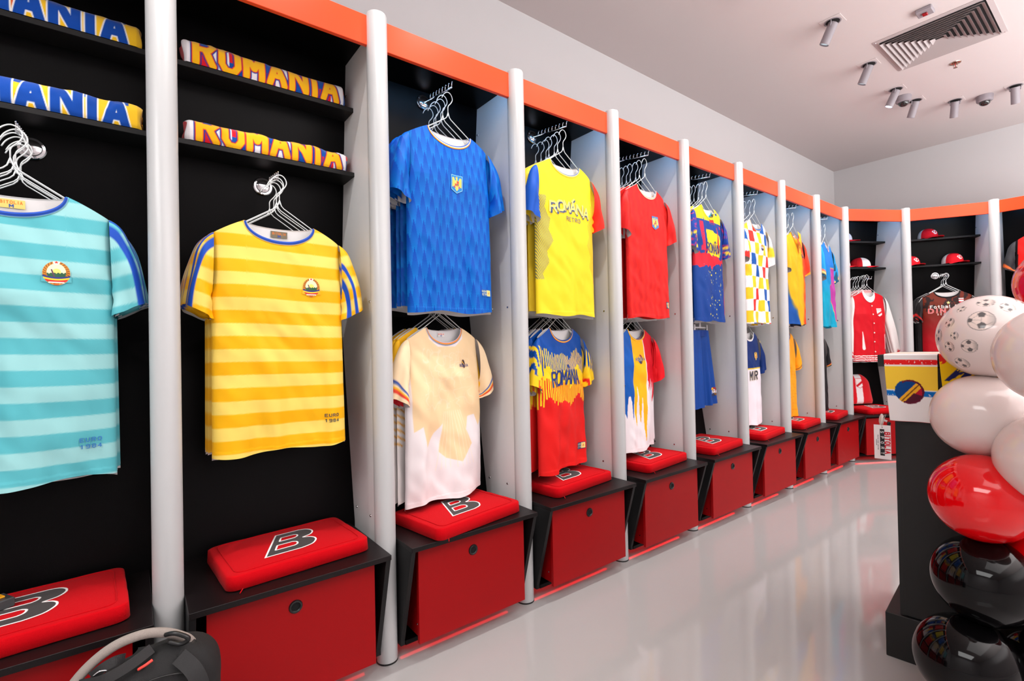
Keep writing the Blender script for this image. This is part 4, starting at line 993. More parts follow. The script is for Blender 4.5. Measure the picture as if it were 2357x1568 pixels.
for z in (-.09, -.135): lathe('button', [(0, 0), (.004, 0), (.003, .0015), (0, .001)], M_GROM, t, (.049, 0, z), (1, 0, 0), seg=10)
patch(t, 'chest_logo', c13, lambda Y, Z, px: emb_ball(Y, Z, .085, -.19, .026, p_polo(Y, Z, px), px, (60, 70, 80), (200, 120, 40), 'ROMA/NIA'), lambda Y, Z: np.hypot(Y-.085, Z+.19)-.026, .05, .12, -.22, -.16, .0012)
lb = 'dark-trimmed polo shirt hanging behind the yellow-to-red front polo'
p13 = lambda Y, Z, px, side=1: np.where((Z > -.74)[..., None], C3((200, 70, 40)), C3((24, 40, 70)))
b0 = shirt('polo_shirt', lb, 'shirt', g, inlock(7, -.09, .34, NECKU-.02)[0], a, Cut(seed=43, fold=.009, tf=.014, tb=.012, L=.81, drop=.37), p13, sl_from(lambda Y, Z, px: full(Y, (30, 44, 60))), 40, 60, [(60, 170, 210)]*2)
behind(b0, 3, 7, -.09, .34, NECKU-.02, 0, lb, g); hangers(4, 7, -.05, .345, NECKU-.02, .10, 'yellow-to-red polo', .036)

# ---- 14 orange
def p_org(Y, Z, px, side=1):
    s = np.modf((Z+np.abs(Y)*.1)/.028+60)[0]; return np.where(((s < .07) & (Z < -.3))[..., None], C3((226, 140, 24)), C3((248, 166, 26)))
c14 = Cut(seed=20, fold=.012, L=.745, neck=.09, drop=.34)
p, a = inlock(7, -.13, .320, NECKL-.02)
t = shirt('football_shirt', 'plain orange-yellow football shirt on the lower arm, half hidden by a post', 'shirt', None, p, a+.10, c14, p_org, sl_from(p_org, [(.90, .94, (60, 40, 60))]), 81, 120, [(60, 50, 110), (60, 50, 110), (250, 160, 20)], ns=(36, 26))
hangers(1, 7, -.13, .320, NECKL-.02, .10, 'orange shirt')

# ---- 15 blue teal purple
def p_btp(Y, Z, px, side=1):
    n = fbm(Y, Z, 12, 6)*.05; col = full(Y, (24, 120, 214)); pxx = max(px, .003)
    t_ = np.clip((-Z-.2)/.3, 0, 1)[..., None]; col = col*(1-t_)+C3((6, 160, 196))*t_
    sd = polysd(Y+n, Z, [[(.05, -.24), (.24, -.24), (.24, -.76), (.16, -.74), (.12, -.58), (.02, -.52), (.0, -.42), (.06, -.40)]])
    col = over(col, sd-.006, (246, 190, 60), pxx); return over(col, sd, (184, 62, 162), pxx)
g = 'blue, teal and purple football shirts'
c15 = Cut(seed=21, fold=.013, neck=.085, fd=.085, drop=.375)
p, a = inlock(8, -.05, .345, NECKU-.03)
t = shirt('football_shirt', 'front blue and teal football shirt with a purple patch and V neck', 'shirt', g, p, a+.14, c15, p_btp, sl_from(lambda Y, Z, px: full(Y, (30, 150, 216)), [(.86, .90, (240, 120, 90)), (.90, .94, (250, 230, 140)), (.95, 1, (20, 60, 70))]), 101, 140, [(20, 40, 80), (235, 235, 240), (226, 90, 60)], vneck=True, ns=(36, 26))
lb = 'blue and teal football shirt hanging behind the front one with purple patch'
b0 = shirt('football_shirt', lb, 'shirt', g, inlock(8, -.09, .34, NECKU-.03)[0], a, Cut(seed=47, fold=.009, tf=.014, tb=.012, L=.81, drop=.37), p_btp, sl_from(lambda Y, Z, px: full(Y, (20, 90, 120))), 40, 60, [(20, 40, 80)]*2)
behind(b0, 2, 8, -.09, .34, NECKU-.03, 0, lb, g); hangers(3, 8, -.05, .345, NECKU-.03, .14, 'blue and purple shirt', .036)
# ---- 16 black
p_blk = lambda Y, Z, px, side=1: full(Y, (26, 24, 28))
c16 = Cut(seed=22, fold=.010, L=.74, neck=.09, drop=.33)
p, a = inlock(8, -.13, .315, NECKL-.03)
shirt('football_shirt', 'black football shirt with red and yellow cuffs, mostly hidden by a post', 'shirt', None, p, a+.10, c16, p_blk, lambda th, m, Y, Z, sg: over(over(full(Y, (26, 24, 28)), np.abs(m-.88)-.03, (200, 40, 40), .02), np.abs(m-.93)-.02, (236, 170, 60), .02), 61, 80, [(30, 30, 34)]*2, ns=(36, 26))
hangers(1, 8, -.13, .315, NECKL-.03, .10, 'black shirt')

# ---- 17 varsity jackets
RJ, WJ = (204, 12, 30), (232, 226, 224)
def rib(m, n, lo=(200, 20, 34), hi=(240, 232, 232)): return np.where((np.modf(m*n+.25)[0] < .42)[..., None], C3(hi), C3(lo))
def p_jk(Y, Z, px, side=1):
    col = full(Y, RJ); col = np.where((Z < -.635)[..., None], rib((Z+.70)/.065, 3.2), col)
    if side > 0:
        col = over(col, segd(Y, Z, (-.115, -.40), (-.100, -.565))-.004-(np.clip(-Z-.40, 0, .16))*.075, (232, 226, 224), max(px, .002))
        col = over(col, segd(Y, Z, (.150, -.43), (.165, -.57))-.006, (232, 210, 210), max(px, .002))
        col = over(col, np.abs(Y-.004*np.sin(Z*9))-.0014, (120, 4, 16), max(px, .002))
    return col
def sl_jk(th, m, Y, Z, sg):
    col = full(Y, WJ); return np.where((m > .92)[..., None], rib((m-.92)/.08, 3.0), col)
g = 'red varsity jackets with white sleeves'
c17 = Cut(seed=24, fold=.009, L=.70, neck=.075, fd=.105, bd=.004, sh=.195, hw=.205, hem=.195, tf=.05, tb=.03, slope=.045)
def jacket(c, loc, rz, label, hi):
    t = shirt('varsity_jacket', label, 'jacket', g, loc, rz, c, p_jk, sl_jk, 121 if hi else 50, 160 if hi else 70, None, long=.66, ns=(36, 60) if hi else (20, 30))
    for side, depth, fx in ((1, c.fd, c.xf), (-1, c.bd, c.xb)):
        a_ = np.linspace(-1, 1, 41)[None]; k = np.linspace(0, 1, 14)[:, None]
        Y = c.neck*np.sin(a_*PI/2)*(1-.12*k); Z = -depth*np.cos(a_*PI/2)*(1-k*.25)+.030*k; X = fx(c.neck*np.sin(a_*PI/2), np.minimum(-depth*np.cos(a_*PI/2), 0))*(1-.2*k)+side*.004
        gridobj('ribbed_collar', np.stack([X+0*Y, Y, Z+0*Y], -1), M_JERSEY, t, rib(k+0*a_, 3.4, (206, 60, 70)), flip=(side > 0))
    if hi:
        for z in (-.14, -.225, -.315, -.41, -.50, -.60, -.665): lathe('snap_button', [(0, 0), (.0075, 0), (.006, .003), (0, .004)], mat('snap_white', (240, 226, 215), .3), t, (float(c.xf(np.array(.012), np.array(z)))+.001, .012, z), (1, 0, 0), seg=14)
        def pc(Y, Z, px):
            col = p_jk(Y, Z, px); sd = shield_sd(Y, Z, .090, -.205, .034); col = over(col, sd, (236, 226, 224), px); col = over(col, np.maximum(sd, np.abs((Y-.09)*.5-(Z+.215))-.010), (208, 20, 36), px)
            return over(col, textd(Y, Z, 'DINAMO', .090, -.180, .010, .007, .0022), (190, 30, 40), px)
        patch(t, 'crest', c, pc, lambda Y, Z: shield_sd(Y, Z, .090, -.205, .034), .05, .13, -.26, -.16, .0012)
    return t
p, a = inlock(9, -.085, .315, 1.665)
jacket(c17, p, a+.10, 'front red varsity jacket with white sleeves, snap buttons and striped ribbing', True)
lb = 'red varsity jacket with white sleeves hanging behind the front jacket'
b0 = jacket(Cut(seed=51, fold=.007, L=.70, neck=.075, fd=.09, bd=.004, sh=.195, hw=.205, hem=.195, tf=.016, tb=.012, slope=.045), inlock(9, -.125, .31, 1.665)[0], a, lb, False)
behind(b0, 5, 9, -.125, .31, 1.665, 0, lb, g, .030); hangers(6, 9, -.085, .315, 1.665, .10, 'varsity jacket', .032)

# ---- 18 dark brown red shirt
def p_din(Y, Z, px, side=1):
    t_ = np.clip((-Z-.18)/.35, 0, 1)[..., None]; col = C3((112, 42, 26))*(1-t_)+C3((176, 8, 26))*t_
    n = fbm(Y*1.6, Z*.8, 18, 5); return over(col, np.where(Z > -.2, (.40-n)*.05*-1-.0035, 1), (44, 26, 26), max(px, .003)) if side > 0 else col
g = 'dark brown-red football shirts'
c18 = Cut(seed=26, fold=.007, L=.74, neck=.098, fd=.062, drop=.30, out=.262, sh=.195, hw=.198, hem=.20)
p, a = inlock(10, -.09, .342, 1.655)
t = shirt('football_shirt', 'front dark brown-red football shirt with gold star and white and red lettering', 'shirt', g, p, a-.04, c18, p_din, lambda th, m, Y, Z, sg: over(over(full(Y, (36, 32, 34)), np.maximum(np.abs(np.where(th > PI, th-2*PI, th)-.25)-.09, m-.4), (236, 232, 230), .05), np.abs(m-.90)-.035, (226, 40, 40), .02), 121, 160, [(20, 18, 20)]*4, ns=(40, 30))
def dsd(Y, Z): return np.minimum(np.minimum(textd(Y, Z, 'Fotbal Club', .005, -.155, .026, .017, .0055), textd(Y, Z, 'DINAMO', .0, -.195, .040, .034, .011)), np.minimum(textd(Y, Z, 'S E C U R I T Y', .0, -.232, .014, .008, .0035, .004), polysd(Y, Z, STAR(.005, -.117, .018))))
def dpt(Y, Z, px):
    col = over(p_din(Y, Z, px), textd(Y, Z, 'Fotbal Club', .005, -.155, .026, .017, .0055), (238, 232, 228), px)
    d = textd(Y, Z, 'DINAMO', .0, -.195, .040, .034, .011); col = over(col, d, (240, 200, 195), px); col = over(col, d+.0025, (222, 28, 40), px)
    col = over(col, textd(Y, Z, 'S E C U R I T Y', .0, -.232, .014, .008, .0035, .004), (230, 205, 195), px); return over(col, polysd(Y, Z, STAR(.005, -.117, .018)), (240, 214, 140), px)
patch(t, 'lettering', c18, dpt, dsd, -.16, .16, -.245, -.095, .0011)
patch(t, 'crest', c18, lambda Y, Z, px: over(over(full(Y, (236, 226, 224)), Z+.112-.3*np.abs(Y-.105), (206, 24, 38), px), np.abs(Z+.09)-.004, (190, 40, 50), px), lambda Y, Z: shield_sd(Y, Z, .105, -.10, .020), .07, .14, -.14, -.07, .0012)
lb = 'black football shirt hanging behind the dark brown-red front one'
b0 = shirt('football_shirt', lb, 'shirt', g, inlock(10, -.125, .33, 1.65)[0], a, Cut(seed=53, fold=.009, tf=.014, tb=.012, L=.76, drop=.30, out=.27), lambda Y, Z, px, side=1: full(Y, (28, 26, 28)), lambda th, m, Y, Z, sg: over(full(Y, (36, 32, 34)), np.abs(m-.90)-.05, (226, 40, 40), .02), 40, 60, [(226, 226, 226)]*2)
behind(b0, 4, 10, -.125, .33, 1.65, 0, lb, g, .030); hangers(5, 10, -.09, .342, 1.655, -.04, 'brown-red shirt', .030)

# ---- 19 red shirt at the right edge
def p_rr(Y, Z, px, side=1): return np.where((np.abs(Y) > .19)[..., None], C3((30, 26, 28)), C3((228, 34, 30)))
g = 'red football shirts with black sleeves'
c19 = Cut(seed=27, fold=.010, L=.78, drop=.335)
p, a = inlock(11, -.09, .335, 2.14)
t = shirt('football_shirt', 'front red football shirt with dark sleeves at the right picture edge', 'shirt', g, p, a, c19, p_rr, lambda th, m, Y, Z, sg: over(full(Y, (58, 58, 62)), np.abs(m-.95)-.04, (250, 120, 60), .02), 81, 120, [(226, 226, 226), (40, 40, 40)], ns=(36, 26))
lb = 'red and black football shirt hanging behind the front one at the right edge'
b0 = shirt('football_shirt', lb, 'shirt', g, inlock(11, -.125, .325, 2.14)[0], a+.05, Cut(seed=57, fold=.009, tf=.014, tb=.012, L=.80, drop=.33), p_rr, lambda th, m, Y, Z, sg: over(full(Y, (60, 60, 64)), np.abs(m-.95)-.04, (250, 120, 60), .02), 40, 60, [(226, 226, 226)]*2)
behind(b0, 3, 11, -.125, .325, 2.14, 0, lb, g, .034); hangers(4, 11, -.09, .335, 2.14, 0, 'dark-sleeved red shirt', .034)

# ------------------------------------------------------------------ folded letter-printed fleeces on the shelves
def fleece(k, z, y0, y1, label, mode, group, seed, h=.082):
    p, a = inlock(k, -.218, 0, z+.0008); t = thing('folded_fleece', label, 'folded fleece', p, a, group)
    W = y1-y0; ny = 330; ns = 110
    prof = []  # front lower -> top -> back
    P = [(.004, .0), (.009, .012), (.010, .035), (.006, .058), (-.004, h*.86), (-.020, h*.97), (-.045, h), (-.095, h*.97), (-.125, h*.80), (-.130, h*.4), (-.126, 0)]
    pr = smoothpath([(x, 0, zz) for x, zz in P], 10); L = [0]
    for q, r in zip(pr[:-1], pr[1:]): L.append(L[-1]+(r-q).length)
    s = np.linspace(0, L[-1], ns); px_ = np.interp(s, L, [q.x for q in pr]); pz_ = np.interp(s, L, [q.z for q in pr])
    Y = np.linspace(0, 1, ny)[None]; Ss = s[:, None]
    endr = np.clip(np.minimum(Y, 1-Y)/.02, 0, 1)**.5
    wob = (vnoise(Y*W+seed, Ss, 16, seed)-.5)*.010+(vnoise(Y*W, Ss, 45, seed+3)-.5)*.004
    X = px_[:, None]*(1)-.012*(1-endr)+wob*.8*np.clip(Ss/.05, 0, 1)
    Z = pz_[:, None]*(.965+.035*endr)+wob*np.clip(pz_[:, None]/.05, 0, 1)*(1+.6*np.sin(Y*5+seed))
    YY = y0+Y*W+.0*Ss+.004*np.sin(Ss*60+seed)*(1-endr)
    yl = Y*W+0*Ss; sl = Ss+0*Y
    word = 'ROMANIA'; 
    if mode == 'check':
        i = np.floor(yl/.052+.3).astype(int); j = np.floor(sl/.050+.2).astype(int); R_ = np.array([(236, 232, 236), (214, 24, 44), (236, 232, 236), (12, 78, 162)])
        col = R_[(i+2*j) % 4].astype(float)
        d = textd(yl, sl, word, W/2+.002, .054, .096, .052, .0215, .0275)
        for e, cc in ((.0062, (24, 60, 150)), (.0028, (222, 46, 44)), (0, (250, 186, 24))): col = over(col, d-e, cc, .0016)
    else:
        col = full(yl, (250, 196, 40)); s2 = np.modf(yl/.081+.2)[0]
        col = over(col, np.maximum(np.abs(s2-.5)*.081-.006, sl-.030), (216, 60, 40), .0016); col = over(col, np.maximum(np.abs(s2-.5)*.081-.016, .068-sl), (20, 76, 170), .0016)
        d = textd(yl, sl, word, W/2-.004, .044, .112, .052, .0235, .0275)
        col = over(col, d-.0040, (240, 236, 236), .0016); col = over(col, d, (14, 72, 166), .0016)
        col = over(col, rnd_blobs(yl, sl, seed, 20, 0, W, .09, .2, .002, .006), (20, 76, 170), .003)
    col = np.where((sl > .115)[..., None], C3((234, 230, 234)) if mode == 'check' else C3((206, 150, 40)), col)
    gridobj('fleece_fold', np.stack([X+0*YY, YY, Z+0*YY], -1), M_TOWEL, t, col, flip=False)
    for e, yy in ((0, y0), (1, y1)):   # spiral of cloth layers at each end
        idx = 0 if e == 0 else -1
        V = [(float(X[i, idx]), float(YY[i, idx]), float(Z[i, idx])) for i in range(0, ns, 3)]; c_ = (-.06, yy, h*.45)
        Vv = [c_]+V; F = [[0, i, i+1] if e else [0, i+1, i] for i in range(1, len(V))]
        meshobj('fold_end', Vv, F, M_TOWEL, t, cols=[(216, 30, 46) if mode == 'check' else (236, 170, 40)]*len(Vv))
    for j in (.30, .62): 
        tube('layer_edge', [[(-.02-.02*j, y1+.0015, h*j), (-.07, y1+.003, h*j+.004), (-.115, y1+.0015, h*j)]], .0022, mat('fleece_layer_'+mode, (232, 226, 230) if mode == 'check' else (204, 140, 30), .9), t, 5)
fleece(1, 2.215, .070, .632, 'folded fleece with yellow ROMANIA letters on red, white and blue checks, upper shelf', 'check', 'folded fleeces on the shelves', 1, .088)
fleece(1, 1.942, .076, .640, 'folded fleece with yellow ROMANIA letters on checks, lower shelf above the yellow shirt', 'check', 'folded fleeces on the shelves', 4, .078)
fleece(0, 2.215, .075, .640, 'folded yellow fleece with blue ROMANIA letters, upper shelf at the left picture edge', 'blue', 'folded fleeces on the shelves', 7, .080)
fleece(0, 1.942, .080, .640, 'folded yellow fleece with blue ROMANIA letters, lower shelf above the teal shirt', 'blue', 'folded fleeces on the shelves', 9, .086)

# neck label inside the front teal shirt and cream shirt
# ------------------------------------------------------------------ caps
def mkcap(k, x, y, z, yaw, label, front, back, brim, letter, group):
    p, a = inlock(k, x, y, z+.001); t = thing('baseball_cap', label, 'cap', p, a+yaw, group)
    n, m = 96, 44; th = np.linspace(0, 2*PI, n, endpoint=False)[None]; v = np.linspace(0, 1, m)[:, None]
    r = (1-v**2.6)**.5; fx = .098*np.where(np.cos(th) > 0, 1.0, .96)
    X = fx*np.cos(th)*r; Y = .078*np.sin(th)*r; Z = .105*v**.92+.010+.010*np.exp(-(th-PI)**2)*0
    px = .002; isf = np.cos(th)+0*v > .12
    col = np.where(isf[..., None], C3(front), C3(back))
    seam = np.minimum(np.abs(np.sin(3*th))*.05, 1)+0*v; col = over(col, np.where(isf, 1, seam-.003), tuple(int(c*.8) for c in back), .004)
    s = (th+PI) % (2*PI)-PI; U = s*.088; Vv = v*.115+0*th; U = U+0*v
    if letter:
        P = lambda d: d
        d = np.minimum(textd(U, Vv, 'D', .004, .056, .040, .028, .009, slant=.28), segd(U, Vv, (-.030, .062), (-.012, .040))-.004)
        d = np.minimum(d, segd(U, Vv, (-.030, .062), (-.014, .072))-.003); col = over(col, np.where(isf, d, 1), letter, .0015)
    gridobj('crown', np.stack([X, Y, Z+0*X], -1), M_FLAG, t, col, closed_u=True, flip=False)
    lathe('top_button', [(0, .116), (.007, .115), (.008, .112), (0, .111)], mat('cap_'+str(brim[1]), brim, .7), t, seg=16)
    u = np.linspace(-1, 1, 33)[None]; w = np.linspace(0, 1, 9)[:, None]; ang = u*1.15
    X = .098*np.cos(ang)*(1)+w*.072*np.cos(u*PI/2*.9)**.7; Y = .078*np.sin(ang)*(1+.10*w); Z = .013-.016*(u**2)*(.5+.5*w)-.006*w+0*X
    Z = Z+.004
    pts = np.stack([X, Y, Z], -1); o = gridobj('brim', pts, M_FLAG, t, full(X, brim), flip=False)
    so = o.modifiers.new('s', 'SOLIDIFY'); so.thickness = .0025
    return t
R_, Wc = (216, 20, 36), (232, 226, 224)
mkcap(10, -.315, .275, 2.215, math.radians(26), 'red cap with white letter D on the top shelf, darker in the shade', R_, (205, 205, 208), R_, Wc, 'caps in the corner lockers')
mkcap(10, -.315, .120, 1.942, math.radians(24), 'red cap with white letter D, left one of two on the shelf', R_, R_, R_, Wc, 'caps in the corner lockers')
mkcap(10, -.315, .475, 1.942, math.radians(24), 'red cap with white letter D and white back, right one of two on the shelf', R_, Wc, R_, Wc, 'caps in the corner lockers')
mkcap(9, -.315, .245, 2.215, math.radians(60), 'white-fronted cap with red brim on the top corner shelf', (215, 215, 222), (190, 16, 30), R_, None, 'caps in the corner lockers')
mkcap(9, -.315, .455, 1.942, math.radians(60), 'white-fronted cap with red brim on the lower corner shelf', Wc, (190, 16, 30), R_, None, 'caps in the corner lockers')
mkcap(9, -.315, .215, 1.942, math.radians(60), 'cap half hidden by the post, only its red brim showing, lower corner shelf', Wc, (190, 16, 30), R_, None, 'caps in the corner lockers')

# red and white pillow leaning in the corner locker
p, a = inlock(9, -.185, .295, .515)
t = thing('pillow', 'red rounded pillow with a broad white stripe and crest leaning in the corner', 'pillow', p, a)
A, B = np.meshgrid(np.linspace(-1, 1, 70), np.linspace(0, 1, 80))
hw_ = .150*(1-np.clip((B-.62)/.40, 0, 1)**2.6*.62)*(1-.10*(1-np.clip(B/.1, 0, 1)))
Yp = A*hw_; Zp = .012+.300*B; Xf = (.040*(1-A**4)*(1-(2*B-1)**6)**.5+.006)-.07*B
col = full(Yp, (204, 14, 30)); col = over(col, np.abs(Yp+.012-.03*(B-.5))-.037, (226, 220, 222), .003)
sd = shield_sd(Yp, Zp, -.0, .225, .040); col = over(col, sd, (236, 226, 224), .002); col = over(col, np.maximum(sd, np.abs((Yp)*.6-(Zp-.215))-.012), (200, 14, 30), .002); col = over(col, np.abs(sd)-.002, (196, 20, 40), .002)
gridobj('pillow_front', np.stack([Xf, Yp, Zp], -1), M_CUPR, t, col, flip=True)
gridobj('pillow_back', np.stack([-(Xf+.07*B)*.7-.07*B, Yp, Zp], -1), M_CUPR, t, full(Yp, (190, 12, 28)))

# ------------------------------------------------------------------ pedestal with draped flags, right
PA = math.radians(6); PX, PY = 1.186, 2.169
t = thing('pedestal', 'tall black pedestal on a wider black plinth behind the balloons', 'pedestal', (PX, PY, 0), PA)
M_PED = mat('pedestal_black', (12, 12, 12), .5, noise_amt=.3, nscale=60, bump=.15, bscale=500)
box('plinth', (0, 0, 0), (.62, .60, .165), M_PED, t, .002); box('column', (.045, .012, .166), (.56, .50, 1.09), M_PED, t, .002)
box('corner_trim', (.0442, .0112, .166), (.060, .0118, 1.085), M_PED, t, .0)
box('top_plate', (-.004, .010, 1.092), (.60, .54, 1.136), M_PED, t, .001)
def pflag(name, label, x0, x1, painter, zb, seed):
    t = thing(name, label, 'flag', (PX, PY, 0), PA, 'flags draped over the pedestal')
    L1, L2 = .30, zb; nu, nv = 150, 260
    u = np.linspace(x0, x1, nu)[None]; s = np.linspace(0, L1+L2, nv)[:, None]
    onf = np.clip((s-L1)/L2, 0, 1); r = .006
    Z = np.where(s < L1, 1.1385, 1.1385-(s-L1)); Y = np.where(s < L1, L1-s, -.006-.002*onf)
    Z = Z-.0018*np.exp(-((s-L1)/.004)**2)
    wv = .005*np.sin(u*30+seed)*onf+.0035*np.sin(u*61+seed*2+s*5)*onf
    X = u+(.016*onf**1.3)*(1-(u-x0)/(x1-x0))*1.0; Y = Y-wv-.006*onf
    col = painter(u+0*s, s-L1+0*u)
    o = gridobj('flag_cloth', np.stack([X+0*s, Y, Z+0*u], -1), M_FLAG, t, col, flip=False)
    so = o.modifiers.new('s', 'SOLIDIFY'); so.thickness = .0015; return t
def pf1(U, D):
    col = full(U, (238, 234, 234)); ns_ = fbm(U, D, 220, 3)
    for a_, b_, cc in ((.020, .038, (228, 30, 34)), (.044, .130, (248, 206, 62)), (.134, .153, (10, 106, 190))):
        col = over(col, np.abs(D-(a_+b_)/2)-(b_-a_)/2, cc, .0015)
    col = np.where(((ns_ > .70) & (((D > .02) & (D < .038)) | ((D > .134) & (D < .153))))[..., None], C3((236, 232, 232)), col)
    for k in range(8): col = over(col, np.where(D < -.004, np.abs(D+.02+.03*k)-.008, 1), ((232, 90, 90), (240, 200, 80), (235, 235, 235))[k % 3], .002)
    cy_, cz_, r = .088, .137, .044
    d = np.hypot((U-cy_)*1.0, (D-cz_))-r-.0022*(fbm(U, D, 160, 7)-.5)*2; q = (U-cy_)*.74+(D-cz_)*.67
    b = full(U, (8, 66, 132)); b = np.where((q > -.006)[..., None], C3((240, 176, 40)), b); b = np.where(((q > .002) & (q < .006))[..., None], C3((120, 70, 30)), b)
    b = np.where((q > .016)[..., None], C3((186, 20, 50)), b); b = np.where(((D-cz_) > .004+.35*np.abs(U-cy_-.01))[..., None] & (q > .012)[..., None], C3((84, 24, 44)), b)
    b = np.where((d > -.006)[..., None] & ((U-cy_) > -.02)[..., None], C3((96, 20, 46)), b)
    w = np.clip(.5-d/.0015, 0, 1)[..., None]; col = col*(1-w)+b*w
    return over(col, np.abs(D-.247)-.0015, (214, 30, 50), .001)
def pf2(U, D):
    n = fbm(U+D, (U-D)*.25, 70, 6); n2 = fbm(U+D, (U-D)*.3, 45, 12); col = full(U, (250, 206, 20))
    q = (U-.26)*.8+(D-.10)*.6
    col = over(col, np.maximum(np.abs(D-.012+.1*(U-.2))-.020, -(n-.32)*.05), (226, 40, 30), .002)
    col = over(col, np.maximum(np.abs(D-.06+1.1*(U-.24))-.030, (.50-n2)*.05), (30, 36, 100), .002)
    col = over(col, np.hypot(U-.31, D-.13)-.055, (10, 70, 136), .002)
    col = over(col, np.maximum(np.hypot(U-.31, D-.13)-.062, np.abs(q-.035)-.012), (150, 90, 30), .002); return col
pflag('draped_flag', 'white flag with red, yellow and blue stripes and round emblem draped on the pedestal', .018, .172, pf1, .246, 1)
pflag('draped_flag', 'yellow paint-splatter flag draped on the pedestal beside the striped one', .176, .40, pf2, .200, 4)
# hang tag and white round security tag on the corner of the striped flag
c_, s_ = math.cos(PA), math.sin(PA)
def pw(x, y, z): return (PX+x*c_-y*s_, PY+x*s_+y*c_, z)
t = thing('security_tag', 'white round plastic security tag clipped to the bottom corner of the striped flag', 'security tag', pw(.016, -.014, .893), PA-.3)
MPW = mat('tag_plastic', (226, 214, 210), .35)
lathe('tag_disc', [(0, -.006), (.012, -.0055), (.0205, -.003), (.022, 0), (.0205, .003), (.012, .006), (0, .007)], MPW, t, (-.008, -.004, .0), (-.75, -.5, .1), seg=32)
lathe('tag_pin', [(0, 0), (.008, 0), (.008, .004), (.004, .006), (.004, .016), (0, .016)], MPW, t, (-.006, -.002, .0), (.75, .2, -.3), seg=16)
t = thing('hang_tag', 'white hang tag with red BITOLIA and black SPORT hanging from the striped flag', 'hang tag', pw(.012, -.034, .748), PA+.02)
box('tag_card', (-.0255, -.0006, 0), (.0255, .0006, .127), mat('card_white', (238, 230, 230), .5), t, 0)
tube('tag_string', [smoothpath([(.0, -.001, .118), (-.003, -.003, .132), (.002, .008, .150), (.006, .016, .165)], 4), smoothpath([(.0, -.001, .118), (.004, -.004, .134), (.007, .008, .152), (.010, .018, .166)], 4)], .0006, MPW, t, 5)
lathe('tag_hole', [(0, 0), (.0016, 0)], M_HOLE, t, (0, -.0008, .118), (0, -1, 0), seg=12)
A, B = np.meshgrid(np.arange(-.0235, .0245, .00025), np.arange(.006, .112, .00025))   # lettering runs down the card
Aq, Bq = -(B-.0615), A    # rotated text frame: advance = down the card, up = to the right
b1 = textd(Aq, Bq, 'BITOLIA', .0, .0155, .0145, .0085, .0040, .0052); red = b1
blk = np.maximum(np.abs(B-.063)-.050, np.abs(A+.0005)-.0068); wt = textd(Aq, Bq, 'S P O R T', .0, -.0005, .0085, .0058, .0017, .0040)
sm = np.minimum(textd(Aq, Bq, 'Natural Born Football - Sports Fabric'.replace('g', 'a').replace('N', 'R').replace('r', 'u').replace('n', 'u').replace('s', 'S').replace('p', 'o').replace('i', 'l').replace('c', 'o').replace('S', 'o'), .0, -.0130, .0022, .0011, .0005, .0005), textd(Aq, Bq, 'uuuolaolalouoallu', .0, -.0178, .0020, .0011, .0005, .0005))
col = full(A, (238, 230, 230)); col = over(col, red, (206, 20, 40), .0003); col = over(col, blk, (24, 22, 26), .0003); col = over(col, wt, (240, 236, 236), .0003); col = over(col, sm, (50, 40, 46), .0003)
gridobj('tag_lettering', np.stack([A, A*0-.0009, B], -1), M_PRINT, t, col, mask=np.minimum(np.minimum(red, blk), sm) < .0003, flip=False)

# ------------------------------------------------------------------ balloons
def mballoon(name, col, rough=.09, sss=0, coat=.3, tr=0):
    m = mat(name, col, rough, coat=coat, spec=.26 if col[0] < 20 else .45, trans=tr); b = m.node_tree.nodes['Principled BSDF']
    b.inputs['Subsurface Weight'].default_value = sss; b.inputs['Subsurface Radius'].default_value = (.05, .03, .03); b.inputs['Subsurface Scale'].default_value = .5; return m
MB_W = mballoon('balloon_cream', (228, 212, 208), .14, .0, .2); MB_R = mballoon('balloon_red', (232, 4, 14), .10, 0, .4); MB_K = mballoon('balloon_black', (7, 6, 7), .06, 0, .0)
MB_S = attr_mat('balloon_printed', .14, coat=.2)
def football(u, v, r, col, cu, cv):
    a = (u-cu)/r; b = (v-cv)/r; d = np.hypot(a, b)-1; P = .03
    col2 = over(col, d, (232, 214, 206), P)
    shade = np.clip((a*.6+.25-.0)-.45, 0, 1)[..., None]*1.2*(d < 0)[..., None]; col2 = col2*(1-shade)+C3((92, 88, 88))*shade
    pent = lambda x, y, s: polysd(a, b, [[(x+s*math.sin(2*PI*k/5), y+s*math.cos(2*PI*k/5)) for k in range(5)]])
    for (x, y, s) in ((.0, .62, .34), (.05, -.55, .36), (-.86, .05, .26)): col2 = over(col2, np.maximum(pent(x, y, s), d), (98, 94, 94), P)
    for q in (((0, .3), (0, -.2)), ((0, -.2), (.05, -.2)), ((0, 0), (-.62, .05)), ((-.35, .5), (-.7, .2)), ((-.3, -.5), (-.7, -.15)), ((.34, .55), (.8, .35)), ((.4, -.5), (.8, -.2))):
        col2 = over(col2, np.maximum(segd(a, b, *q)-.022, d), (170, 160, 156), P)
    return over(col2, np.abs(d)-.03, (130, 124, 122), P)
